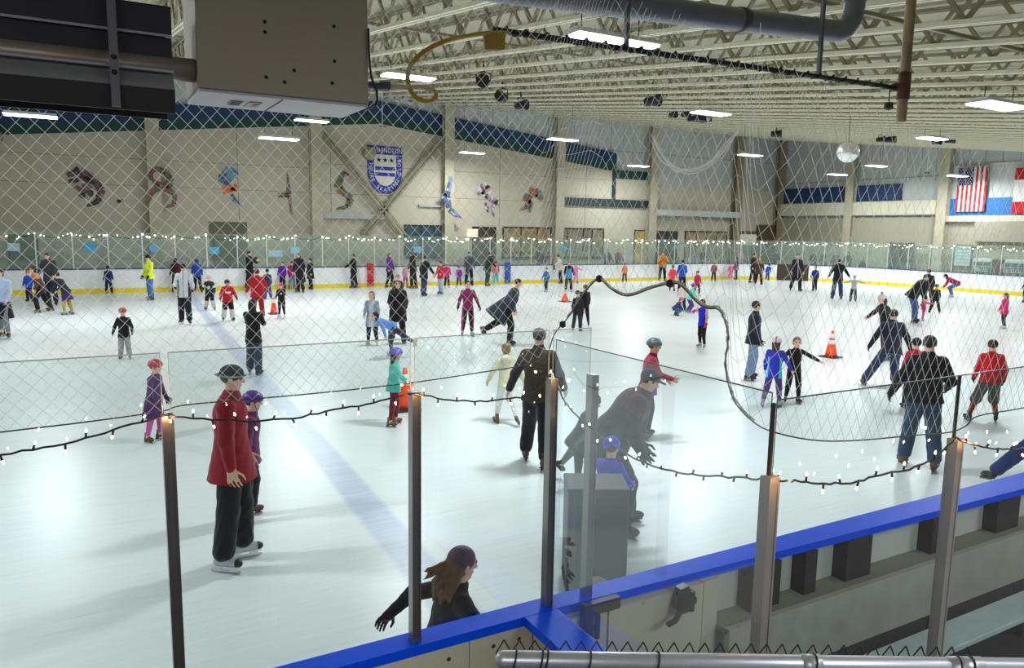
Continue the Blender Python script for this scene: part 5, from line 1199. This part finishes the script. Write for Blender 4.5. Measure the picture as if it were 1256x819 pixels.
person('girl in a blue leotard and black tights with pink and teal skates', (14.670, 15.354), 106, 1.27, px=45, top=Sw('2428c0', pad=.006, hem=.05, sleeve='c9a090', name='leotard'), legs=Ti('131318', c2='131318'), hair=('241a16', 'bun'), boots='teal', gloves='c0203c', al=(10, 10, 20), ar=(75, 30, 80), hl=(10, 4, 14), hr=(-4, 4, 10), lean=6)
person('woman in a maroon jacket and black-pink leggings skating toward the camera', (9.733, 20.029), 164, 1.53, px=42, top=Jk('7a1f50', pad=.012, hem=.07), legs=Ti('1a161c', stripe='8a2a5c', pad=.012), hair=('1e1614', 'short'), boots='grey', gloves='18181c', al=(6, 24, 16), ar=(4, 22, 18), hl=(5, 4, 6), hr=(-4, 5, 6))
person('adult in a flying grey cape coat with one skate kicked back', (9.967, 17.845), -121, 1.76, px=45, top=dict(c='2e3a46', pad=.03, hem=.14, flare=1.4, cape=1, name='cape_coat'), legs=Tr('15161a'), hair=('1b1614', 'short'), boots='black', lift='l', hl=(-34, 8, 24), hr=(16, 4, 20), lean=24, al=(10, 10, 30), ar=(10, 10, 30))
person('woman in a long black coat facing the camera behind the blue bending skater', (7.330, 19.452), 164, 1.62, px=44, build=1.15, top=dict(c='16161a', pad=.028, hem=.20, flare=1.12, name='coat'), legs=Tr('14141a'), hair=('4a2a20', 'long'), boots='black', gloves='14141a', al=(10, 14, 55), ar=(10, 14, 55))
person('girl in a pale grey coat with a white headband', (6.601, 19.439), 151, 1.36, px=45, top=dict(c='8b94a2', pad=.018, hem=.2, flare=1.2, c2='b9c2cc', z2='front', name='coat'), legs=Ti('1c1f2c', pad=.01), hair=('6a4a30', 'long'), hat=('band', 'e2e0dc'), boots='white', al=(10, 12, 25), ar=(12, 12, 30))
person('child in a blue sweater bent low with one leg stretched behind', (6.459, 17.600), 85, 1.30, px=50, top=Sw('5f93d8', pad=.012, hem=.05), legs=Ti('2c3648', pad=.012), hair=('1a1414', 'bob'), boots='white', lean=68, al=(50, 30, 10), ar=(-20, 40, 10), hl=(-52, 4, 4), hr=(4, 4, 8), lift='l', hp=-30)
person('woman in a black top and jeans turned away below the orange cone', (2.947, 16.384), -30, 1.50, px=58, top=Sw('15161b', pad=.014, hem=.10), legs=Jn('28374e'), hair=('171214', 'long'), boots='black', al=(40, 6, 95), ar=(35, 6, 95), hl=(8, 3, 8), hr=(-2, 3, 10))
person('child in a red helmet, navy coat and grey snow trousers', (0.635, 19.638), 168, 1.12, px=53, top=Jk('16181f', pad=.026, hem=.10), legs=Tr('9298a0', pad=.024), hat=('helmet', 'c02430'), hair=('3a2618', 'short'), boots='grey', gloves='16181c', al=(14, 22, 30), ar=(14, 22, 30))
person('person in a light blue jacket and dark skirt at the picture edge', (-2.097, 24.591), 155, 1.76, px=45, top=Jk('a9bcd8', pad=.016, hem=.04, c2='2c3c8c', z2='hem'), legs=dict(c='7a7e86', pad=.006, cuff=.028, skirt=.27, sc='17171d', name='tights'), hair=('17120f', 'pony'), boots='black', al=(14, 14, 30), ar=(14, 14, 30), hl=(10, 4, 8), hr=(-8, 5, 8))
person('girl in a hot pink coat near the end boards', (27.991, 14.457), 57, 1.17, px=35, top=dict(c='d81c78', pad=.024, hem=.13, name='coat'), legs=Ti('2a2c3e', pad=.01), hair=('2a1a14', 'long'), boots='white', al=(30, 30, 12), ar=(4, 16, 20))
# --- by the right-hand boards
person('broad man in a black jacket and jeans stooping over a toddler', (26.492, 16.816), -138, 1.78, px=34, build=1.2, lean=32, top=Jk('1d1d22', pad=.03, hem=.08), legs=Jn('3c5484'), hair=('1a1512', 'short'), boots='black', al=(40, 10, 15), ar=(40, 10, 15), hp=10, hl=(16, 5, 10), hr=(10, 5, 8))
person('toddler in hot pink held by the stooping man', (27.592, 17.199), -128, .86, px=34, top=Jk('d0246c', pad=.03, hem=.06), legs=Tr('c82a70'), hat=('beanie', 'd8407c'), hair=('5a3a20', 'short'), boots='white', al=(80, 12, 10), ar=(80, 12, 10))
person('adult in black leaning beside the stooping man', (33.042, 20.386), -38, 1.62, px=27, top=Jk('17171c', pad=.024, hem=.10), legs=Tr('15151a'), hair=('241814', 'short'), boots='black', lean=10, al=(20, 14, 25), ar=(10, 14, 25), hl=(10, 4, 12), hr=(-10, 6, 10))
person('child dressed all in black with black helmet, legs apart', (30.815, 18.708), -49, 1.14, px=29, top=Jk('15151a', pad=.012, hem=.04), legs=Tr('15151a'), hat=('helmet', '1a1a1e'), hair=('1a1512', 'short'), boots='black', hl=(6, 14, 8), hr=(-4, 12, 8), al=(8, 12, 20), ar=(8, 12, 20))
person('person in a magenta jacket and jeans crouching at the end boards', (40.356, 23.647), 35, 1.62, px=24, lean=62, top=Jk('a01c5c', pad=.022, hem=.05), legs=Jn('3f62a4'), hair=('2a1a1a', 'bob'), boots='white', al=(80, 10, 40), ar=(80, 10, 40), hl=(60, 8, 75), hr=(55, 8, 72))
person('adult in dark clothes half cut off at the picture edge by the boards', (40.674, 20.144), 36, 1.36, px=25, top=Jk('20203a', pad=.02), legs=Tr('1a1a24'), hair=('17120f', 'short'), boots='black')
person('man in a black jacket and jeans holding hands with a child in grey', (32.551, 24.812), -48, 1.86, px=25, build=1.08, top=Jk('15161b', pad=.024, hem=.09), legs=Jn('2c3c5c'), hair=('17120f', 'short'), boots='black', al=(4, 26, 12), ar=(4, 34, 6), hl=(5, 6, 6), hr=(-4, 6, 6))
person('child in a grey sweater with arms spread wide', (32.149, 23.585), -44, 1.20, px=26, top=Sw('a4a9b2', pad=.014, hem=.05), legs=Jn('27324a'), hat=('helmet', 'c4c8cc'), hair=('5a4030', 'short'), boots='black', al=(4, 70, 6), ar=(4, 74, 6))
person('boy in a royal blue jacket standing before the end boards', (36.058, 28.974), 109, 1.34, px=22, top=Jk('20307c', pad=.02, hem=.10), legs=Tr('1a1b24'), hair=('8a6a40', 'short'), boots='black', al=(6, 14, 20), ar=(10, 14, 25), hl=(8, 4, 8), hr=(-8, 4, 8))
person('tall adult in dark clothes with a pale scarf before the dark gate', (34.879, 29.348), 150, 1.95, px=22, top=dict(c='1b1d26', pad=.022, hem=.20, c2='c4c4c8', z2='zip', flare=1.05, name='coat'), legs=Tr('16161c'), hair=('2a1d14', 'short'), hat=('band', 'b8b4b0'), boots='black', hl=(10, 6, 10), hr=(-10, 6, 10))
# --- by the far boards, from the blue bumper on
person('child in bright blue stooping beside the dark gate', (41.169, 37.066), -68, 1.12, px=17, lean=30, top=Jk('1f44a8', pad=.03, hem=.10), legs=Tr('24408c'), hair=('2a1d14', 'short'), boots='black')
person('adult in a brown and black coat near the far corner, facing the camera', (37.012, 34.024), 143, 1.64, px=19, top=dict(c='4a3430', pad=.022, hem=.17, c2='8a6a58', z2='yoke', name='coat'), legs=Tr('15151a'), hair=('5a3a28', 'long'), boots='black', hl=(8, 6, 8), hr=(-6, 6, 8))
person('adult in black with long legs near the far corner, beside the brown coat', (37.813, 35.320), -167, 1.76, px=19, top=Jk('1a161a', pad=.02, hem=.10), legs=Ti('131318', pad=.01), hair=('1b1412', 'short'), boots='black')
person('adult in dark purple by the far boards behind the pink child', (39.235, 38.079), 74, 1.44, px=17, top=Jk('6a2058', pad=.02, hem=.10), legs=Tr('1f2a2c'), hair=('2a1a1a', 'bob'), boots='black')
person('child in a pink snowsuit by the far boards', (38.806, 38.187), -25, 1.10, px=17, top=Jk('d8609c', pad=.03, hem=.08), legs=Tr('d8609c', pad=.03), hat=('helmet', 'a8406c'), hair=('2a1d14', 'short'), boots='white', lean=8)
person('child in a brown and pink jacket alone before the far boards', (36.380, 37.329), -44, 1.20, px=18, top=Jk('7a4a50', pad=.026, hem=.08), legs=Tr('2a1f26'), hat=('helmet', '7a7076'), hair=('2a1d14', 'short'), boots='black')
person('child in a red jacket and black leggings gliding', (26.835, 28.685), 167, 1.20, px=25, top=Jk('d0284c', pad=.018, hem=.06), legs=Ti('16161b'), hat=('helmet', '33363c'), hair=('2a1d14', 'pony'), boots='white', hl=(8, 5, 8), hr=(-8, 5, 8))
person('child in a mint top and violet hat, kneeling in the huddle', (20.690, 22.529), -103, 1.18, px=31, top=Jk('74d0bc', pad=.024, hem=.06), legs=Tr('5a3a8c'), hat=('helmet', '6a2f8c'), hair=('2a1d14', 'short'), boots='teal', lean=20, hl=(30, 6, 60), hr=(20, 6, 50), al=(40, 12, 30), ar=(40, 12, 30))
person('child with a brown ponytail and cream top in the huddle', (20.681, 22.851), -22, 1.16, px=31, top=Jk('d4c4b4', pad=.02, hem=.04), legs=Tr('24243a'), hair=('4a3020', 'pony'), boots='teal', lean=14, hl=(25, 6, 50), hr=(15, 6, 40), al=(30, 12, 30), ar=(40, 12, 30))
person('small child sitting low with a pink and violet helmet', (19.607, 22.020), -122, 1.02, px=31, top=Jk('3c3a6c', pad=.026, hem=.06), legs=Tr('2a6a7c'), hat=('helmet', 'c86aa0', '6a4a9c'), hair=('2a1d14', 'short'), boots='black', lean=40, hl=(80, 8, 120), hr=(76, 8, 118), al=(60, 12, 20), ar=(60, 12, 20))
person('adult in a royal blue jacket and black trousers bending to a child', (27.529, 30.552), -37, 1.62, px=23, top=Jk('2c50b4', pad=.026, hem=.08), legs=Tr('1c1a28', c2='3a2438'), hair=('17120f', 'short'), hat=('beanie', '1a1a24'), boots='black', lean=14, al=(20, 14, 20), ar=(34, 12, 40))
person('child in neon coral with lilac trousers', (27.767, 31.602), -51, 1.32, px=22, top=Jk('ff4a5c', pad=.022, hem=.10), legs=Tr('a4789c'), hat=('beanie', '3a2a44', '6a3a8c'), hair=('2a1d14', 'short'), boots='black')
person('adult in an orange jacket standing at the far boards', (32.899, 38.452), 149, 1.80, px=18, build=1.15, top=Jk('c8701c', pad=.03, hem=.08), legs=Tr('17151a'), hat=('beanie', '3a2a6c'), hair=('2a1d14', 'short'), boots='black', gloves='2a1d14', al=(30, 16, 70), ar=(30, 16, 70))
person('small child in an orange coat alone by the far boards', (29.751, 38.368), -18, 1.14, px=19, top=Jk('e8782c', pad=.024, hem=.09), legs=Tr('4a2a3c'), hat=('helmet', '8c4a9c'), hair=('2a1d14', 'short'), boots='black')
person('slim adult in black standing with a child, behind the raised net rope', (14.397, 20.640), -15, 1.30, px=37, top=Jk('17161b', pad=.014, hem=.08), legs=Ti('131318', pad=.008), hair=('5a3a2a', 'short'), boots='black', al=(6, 10, 14), ar=(6, 10, 14))
person('child in a black helmet and dark jacket with red patches, before the slim adult', (13.433, 19.702), 166, 1.20, px=39, top=Jk('22232a', pad=.018, hem=.08, c2='8c2a30', z2='cuff'), legs=Tr('2b3036'), hat=('helmet', '26282c'), hair=('17120f', 'short'), boots='grey')
person('child in pink with arms up beside the teal jacket', (26.063, 38.463), 176, 1.12, px=20, top=Jk('f080b4', pad=.022, hem=.09), legs=Tr('e88ab8'), hair=('6a4a30', 'long'), boots='brown', al=(60, 40, 20), ar=(60, 30, 20))
person('child in a teal and black jacket with a pink hat, by an orange cone', (21.860, 32.921), 156, 1.50, px=24, top=Jk('2a88b8', pad=.026, hem=.10, sleeve='17181d', c2='17181d', z2='yoke'), legs=Tr('17171c'), hat=('beanie', 'a03a6c', '17171c'), hair=('2a1d14', 'short'), boots='white', al=(10, 18, 30), ar=(10, 18, 30))
person('adult in a white jacket reaching along the far boards', (24.999, 38.481), 67, 1.62, px=20, top=Jk('cfc8c0', pad=.024, hem=.08), legs=Tr('1c1b20'), hair=('33231a', 'short'), boots='black', gloves='1a1a20', lean=14, al=(60, 30, 10), ar=(30, 16, 20))
person('small boy in a blue jacket skating alone near the far boards', (20.727, 33.283), 108, 1.20, px=24, top=Jk('2a5ca4', pad=.02, hem=.08), legs=Tr('1f2a48'), hair=('6a4028', 'short'), boots='white', al=(8, 26, 14), ar=(8, 20, 14), hl=(10, 4, 10), hr=(-6, 4, 8))
person('child in coral and aqua leaning on the far boards', (20.479, 38.430), -18, 1.30, px=21, top=Jk('c86a7c', pad=.022, hem=.06), legs=Tr('6ab0b8', pad=.03), hat=('beanie', 'a83a4c'), hair=('2a1d14', 'short'), boots='white')
person('adult in dark green camouflage leaning at the far boards', (19.559, 37.778), -87, 1.78, px=21, build=1.1, top=Jk('26302a', pad=.03, hem=.10), legs=Tr('2c4a34', pad=.024), hair=('1a1512', 'short'), hat=('cap', '1c2420'), boots='black', lean=12, al=(30, 14, 30), ar=(30, 14, 30))
person('man in a grey jacket with a cap holding a small child by the far boards', (18.753, 38.436), 164, 1.78, px=21, top=Jk('4a505c', pad=.02, hem=.08), legs=Tr('1b1b20'), hat=('cap', '1f3c50'), hair=('17120f', 'short'), boots='black')
person('small child in a purple jacket holding the grey jacket man', (18.140, 38.435), 145, 1.06, px=21, top=Jk('8c2a9c', pad=.026, hem=.07), legs=Tr('33203c'), hat=('helmet', '3a2a5c'), hair=('17120f', 'short'), boots='black')
person('child in a magenta jacket behind the red jacket', (16.891, 37.338), -34, 1.26, px=22, top=Jk('d02478', pad=.024, hem=.08), legs=Tr('1e1b20'), hat=('beanie', 'b8b0a8', '6a3a3c'), hair=('2a1d14', 'short'), boots='white')
person('teen in a red jacket and pale jeans reaching out one hand', (14.907, 33.622), 106, 1.50, px=25, top=Jk('b8202c', pad=.022, hem=.06), legs=Jn('9fb4c8'), hair=('17120f', 'short'), boots='black', al=(40, 34, 20), ar=(10, 20, 20))
person('man in a black coat and jeans skating away along the far boards', (13.731, 33.056), -63, 1.76, px=26, top=Jk('1a191d', pad=.026, hem=.10), legs=Jn('26325c'), hair=('241814', 'short'), boots='black', lean=8, hl=(10, 5, 10), hr=(-8, 5, 8), al=(8, 16, 20), ar=(30, 20, 14))
person('woman in a dark brown jacket behind the black coat man', (14.994, 37.328), 48, 1.80, px=23, top=Jk('2c2420', pad=.024, hem=.09), legs=Tr('2a1c1c'), hair=('4a3424', 'flow'), boots='brown', lean=6, al=(10, 20, 20), ar=(20, 20, 20))
person('toddler in pale pink near the far boards', (14.746, 37.991), -171, 1.18, px=23, top=Jk('d89aae', pad=.022, hem=.10), legs=Tr('b05a70'), hat=('beanie', 'e0b0bc'), hair=('6a4a30', 'short'), boots='brown', al=(20, 30, 20), ar=(20, 30, 20))
person('child in a yellow helmet peeping behind the long black coat', (10.423, 27.643), 159, 1.28, px=31, top=Jk('3a3a3c', pad=.02, hem=.08), legs=Tr('22222a'), hat=('helmet', '8c7a2a', '3a2a4c'), hair=('2a1d14', 'short'), boots='black')
person('woman in a purple jacket and black tights with a raised knee', (14.002, 38.473), -140, 1.72, px=23, top=Jk('5c2a8c', pad=.02, hem=.07), legs=Ti('16151b', pad=.01), hair=('6a4428', 'long'), boots='black', hl=(14, 4, 24), hr=(-4, 4, 8))
person('man in black beside the red foam bumper', (12.104, 38.442), 53, 1.66, px=23, top=Jk('17181c', pad=.02, hem=.08), legs=Tr('1a1f30'), hair=('17120f', 'short'), boots='brown', al=(40, 24, 12), ar=(10, 12, 20))
person('woman in a long dark coat in the purple group by the far boards', (8.850, 36.580), 136, 1.78, px=24, top=dict(c='1a1820', pad=.024, hem=.3, flare=1.1, name='coat'), legs=Tr('1a1820'), hair=('17120f', 'long'), boots='black', lean=8)
person('child in dark clothes at the end of the purple group', (9.820, 38.363), 106, 1.46, px=24, top=Jk('17161c', pad=.024, hem=.2), legs=Tr('17161c'), hair=('17120f', 'short'), boots='black')
person('child in a magenta coat in the middle of the purple group', (8.854, 38.425), -173, 1.34, px=23, top=Jk('8c1c64', pad=.026, hem=.08), legs=Tr('6a7884'), hat=('beanie', '6a1c54'), hair=('2a1d14', 'short'), boots='black')
person('child in a violet jacket leading the purple group', (8.415, 38.434), 148, 1.32, px=23, top=Jk('5c1f94', pad=.028, hem=.06), legs=Tr('1c1b24'), hair=('4a2f20', 'short'), boots='black')
person('girl in a black coat and pink hat on white skates beside the orange cone', (5.804, 26.756), 153, 1.12, px=35, top=dict(c='15161b', pad=.024, hem=.15, name='coat'), legs=Ti('15161b', pad=.008), hat=('beanie', 'd8307c'), hair=('8a6a44', 'long'), boots='white', al=(50, 14, 60), ar=(20, 14, 30))
person('boy in a navy beanie and blue snow trousers behind the red coat', (6.735, 33.678), 9, 1.22, px=28, top=Jk('20243c', pad=.024, hem=.08, sleeve='7a1f2c'), legs=Tr('2c4484', pad=.024), hat=('beanie', '1a1b24'), hair=('2a1d14', 'short'), boots='black')
person('stout adult in a bright red coat and red trousers', (4.923, 26.322), -6, 1.58, px=37, build=1.2, top=Jk('a8161e', pad=.04, hem=.10), legs=Tr('9c1a20'), hat=('beanie', '8c1218'), hair=('2a1d14', 'short'), boots='white', al=(14, 26, 20), ar=(14, 26, 20), lean=6)
person('man in black holding up a camera by the far boards', (6.772, 38.256), -130, 1.80, px=25, top=Jk('15161a', pad=.022, hem=.09), legs=Tr('15161a'), hair=('17120f', 'short'), boots='white', al=(50, 12, 75), ar=(50, 12, 75))
person('young hockey player in a red jersey and black helmet', (3.972, 26.445), -179, 1.28, px=37, build=1.15, top=dict(c='b81820', pad=.036, hem=.08, c2='e0dcd8', z2='chest', c3='b81820', name='hockey_jersey'), legs=Tr('17171c', c2='c9c5bc', pad=.036, cuff=.05, name='hockey_pants'), hat=('hockey', '1a1b1f'), hair=('2a1d14', 'short'), boots='black', gloves='1f2024', al=(14, 26, 30), ar=(14, 26, 30), hl=(6, 7, 10), hr=(-4, 7, 10))
person('young hockey player in a dark green jersey, bareheaded', (3.891, 30.062), 163, 1.22, px=33, build=1.1, top=dict(c='16231f', pad=.034, hem=.08, c2='b9bdb8', z2='armband emblem', name='hockey_jersey'), legs=Tr('17181c', c2='b4b0a8', pad=.03, cuff=.05, name='hockey_pants'), hair=('a07038', 'short'), boots='black', gloves='1f2024', al=(10, 20, 30), ar=(20, 24, 30), hl=(10, 10, 12), hr=(-8, 10, 10))
person('person in a royal blue hooded jacket facing the far boards', (4.467, 38.485), 3, 1.44, px=26, top=Jk('23449c', pad=.028, hem=.08), legs=Tr('1d1d26'), hat=('hood', '23449c'), hair=('2a1d14', 'short'), boots='black')
person('man in a white and navy jacket skating toward the camera', (2.595, 25.814), 164, 1.78, px=39, top=Jk('c4c8ce', pad=.02, hem=.09, c2='20263e', z2='side cuff', c3='8c929c', z3='zip'), legs=Tr('191d30', pad=.018), hat=('beanie', '17181d'), hair=('17120f', 'short'), boots='blackwhite', al=(8, 14, 20), ar=(10, 14, 50), hp=14, hl=(10, 3, 10), hr=(-6, 3, 8))
person('child in a dark maroon jacket by the boards behind the white jacket man', (3.546, 38.437), 10, 1.50, px=24, top=Jk('3a1a20', pad=.024, hem=.10), legs=Tr('17151a'), hair=('17120f', 'bob'), boots='black')
person('man in a neon yellow safety jacket and blue jeans at the far boards', (2.218, 34.834), 116, 1.74, px=30, top=Jk('d8f01c', pad=.028, hem=.07, c2='b8c43c', z2='band'), legs=Jn('3f6cae'), hat=('beanie', '17171c'), hair=('17120f', 'short'), boots='brown', gloves='17171c', al=(10, 14, 25), ar=(6, 12, 20), hp=8)
person('small child in a navy coat facing the far boards', (0.736, 38.481), 9, 1.18, px=27, top=dict(c='1f2c5c', pad=.024, hem=.15, name='coat'), legs=Tr('17181f'), hat=('beanie', '1b2440', '4a5a5c'), hair=('17120f', 'short'), boots='black')
person('stooping adult in a black jacket with a purple skirt and yellow leggings', (-0.708, 30.054), 61, 1.42, px=35, lean=30, top=Jk('1a1c28', pad=.024, hem=.04), legs=dict(c='a8903c', pad=.008, cuff=.03, skirt=.22, sc='2e1c5c', name='leggings'), hair=('17120f', 'short'), hat=('beanie', '17181f'), boots='grey', al=(44, 12, 10), ar=(50, 12, 30))
person('big adult in a dark grey jacket looking down, by the far boards', (-1.293, 33.893), 152, 1.86, px=32, build=1.15, top=Jk('353a42', pad=.028, hem=.09), legs=Tr('20283c'), hair=('3a2a20', 'short'), boots='black', hp=12, lean=8, al=(20, 18, 30), ar=(20, 18, 30))
person('striding adult in brown with black trousers, before the grey jacket adult', (-1.450, 31.165), 113, 1.62, px=35, lean=18, top=Jk('4a3026', pad=.022, hem=.08, c2='b87a54', z2='yoke'), legs=Tr('17151a'), hair=('1a1210', 'bob'), boots='brown', hl=(20, 6, 8), hr=(-24, 6, 6), al=(24, 16, 30), ar=(-10, 16, 20))
person('small child in bright blue half hidden by the striding adult', (-2.131, 35.593), 153, 1.16, px=30, top=Jk('2456c8', pad=.028, hem=.08), legs=Tr('1c2438'), hat=('beanie', 'c07a50'), hair=('2a1d14', 'short'), boots='black')
# --- people behind the far glass
bh = [('onlooker in a purple jacket behind the glass, under the warm far windows', (24.606, 40.400, 2.148), '4a2a5c'), ('onlooker in a grey jacket behind the glass near the warm doorway', (29.817, 40.400, 2.062), '3c4450'), ('onlooker in dark red behind the glass near the warm doorway', (30.682, 40.400, 2.118), '5c2430'),
      ('onlooker in black behind the far corner glass', (38.194, 40.400, 2.028), '1a1b20'), ('onlooker in a pale pink top behind the far corner glass', (41.875, 40.400, 2.036), 'c49a9c'), ('dark onlooker at the edge of the dark gate opening', (45.342, 40.200, 1.805), '1b1a1c'),
      ('onlooker in dark grey behind the end glass, first past the gate', (46.300, 37.420, 2.489), '22242c'), ('onlooker in navy behind the end glass, second past the gate', (46.300, 36.511, 2.511), '1c2030'), ('onlooker in brown behind the end glass, third past the gate', (46.300, 35.551, 2.419), '3a2a2c'),
      ('onlooker in black behind the end glass, fourth past the gate', (46.300, 34.564, 2.444), '17171c'), ('short onlooker in black alone behind the end glass', (46.300, 33.341, 1.589), '1a1a22')]
for i, (lb, q, c) in enumerate(bh):
    person(lb, q[:2], 180 if q[1] > 40 else 90, min(1.9, max(1.35, q[2]+.05)), px=18, top=Jk(c, pad=.024, hem=.1), legs=Tr('1a1a20'), hair=(('2a1d14', '17120f', '4a3020')[i % 3], ('short', 'long')[i % 2]), boots='black', dz=.0, al=(20, 12, 40), ar=(20, 12, 40))

# camera held by the photographer at the far boards
m = MB(); m.box(-.07, .07, -.04, .04, -.05, .05); m.lathe([(.035, .04), (.035, .12)], n=10, axis='y'); 
cp = (6.772, 38.256); o = m.build('held_camera', M['black']); o.location = (cp[0]+.28, cp[1]-.32, 1.62); tag(o, 'black camera held up by the man in black at the far boards', 'camera')

# ------------------------------------------------------------------ skating aid
x, y = (3.819, 5.227)
t = tag(empty('skating_aid', (x, y, 0), math.radians(-28)), 'dark grey plastic skating aid on arched runners, behind the box glass', 'skating aid')
body = plain('171c24', .5)
def arch_panel(w, h, th, leg, name, at_, rot=0):
    pts = [(-w/2, 0), (-w/2, h), (w/2, h), (w/2, 0), (w/2-leg, 0)]
    pts += [((w/2-leg)*math.cos(PI*i/10), .16*math.sin(PI*i/10)) for i in range(1, 10)] + [(-w/2+leg, 0)]
    m = MB(); m.poly([(px_, -th/2, pz) for px_, pz in pts], (0, th, 0)); m.v = [tuple(Matrix.Rotation(rot, 3, 'Z') @ Vector(v) + Vector(at_)) for v in m.v]
    return m.build(name, body, t, bevel=.008)
arch_panel(.52, .93, .03, .12, 'front_panel', (0, -.2, 0)); arch_panel(.52, .93, .03, .12, 'rear_panel', (0, .2, 0))
arch_panel(.40, .93, .03, .06, 'side_panel', (-.25, 0, 0), PI/2); arch_panel(.40, .93, .03, .06, 'side_panel', (.25, 0, 0), PI/2)
m = MB(); m.box(-.27, .27, -.22, .22, .91, .95); m.build('top_tray', plain('1d242e', .5), t, bevel=.01)
m = MB()
for s in (-1, 1): m.tube([(s*.25, -.3, .01), (s*.25, -.22, .0), (s*.25, .22, .0), (s*.25, .3, .01)], .012, 8)
m.build('runners', M['black'], t)

# ------------------------------------------------------------------ traffic cones
def cone(label, x, y, h, bands):
    t = tag(empty('traffic_cone', (x, y, 0)), label, 'cone'); r0 = .16*h/.7 if bands != 'none' else .2; k = h/.7 if bands != 'none' else 1.05
    m = MB(); m.box(-.21*k, .21*k, -.21*k, .21*k, 0, .035*k); m.build('base', plain('2a2a2c', .6) if bands != 'all' else plain('d8601c', .5), t, bevel=.006)
    R = lambda z: r0*(1 - .8*z/h)
    m = MB(); zs = [.03*k] + [h*q for q in (.2, .4, .6, .8, .97, 1.)]; m.lathe([(R(z), z) for z in zs] + [(R(h)*.6, h)], n=20); m.build('cone', plain('ff4a10', .45), t, smooth=True)
    for a, b in ([(.50, .66), (.72, .90)] if bands == 'two' else [(.66, .86)] if bands == 'one' else []):
        m = MB(); m.lathe([(R(h*a)+.003, h*a), (R(h*b)+.003, h*b)], n=20); m.build('white_band', plain('e8e6e2', .4), t, smooth=True)
cone('orange traffic cone with two white bands standing on open ice near the navy coat man', *(16.762, 12.818), .70, 'two')
cone('short orange traffic cone near the teal jacket child', *(18.641, 28.317), .38, 'none')
cone('orange traffic cone with a white band beside the pink hat girl', *(5.761, 27.875), .62, 'one')
cone('orange traffic cone behind the metal glass post by the turquoise sweater', *(4.703, 12.134), .74, 'one')

# ------------------------------------------------------------------ air and picture settings
w = bpy.data.worlds.new('arena_air'); SC.world = w; w.use_nodes = True
bg = w.node_tree.nodes['Background']; bg.inputs[0].default_value = (.80, .86, .9, 1); bg.inputs[1].default_value = .25
SC.view_settings.view_transform = 'Standard'; SC.view_settings.look = 'None'; SC.view_settings.exposure = 0.; SC.view_settings.gamma = 1.
SC.cycles.max_bounces = 10; SC.cycles.transparent_max_bounces = 24; SC.cycles.diffuse_bounces = 4; SC.cycles.glossy_bounces = 4; SC.cycles.caustics_reflective = False; SC.cycles.caustics_refractive = False
SC.cycles.sample_clamp_indirect = 6
SC.cycles.use_denoising = True
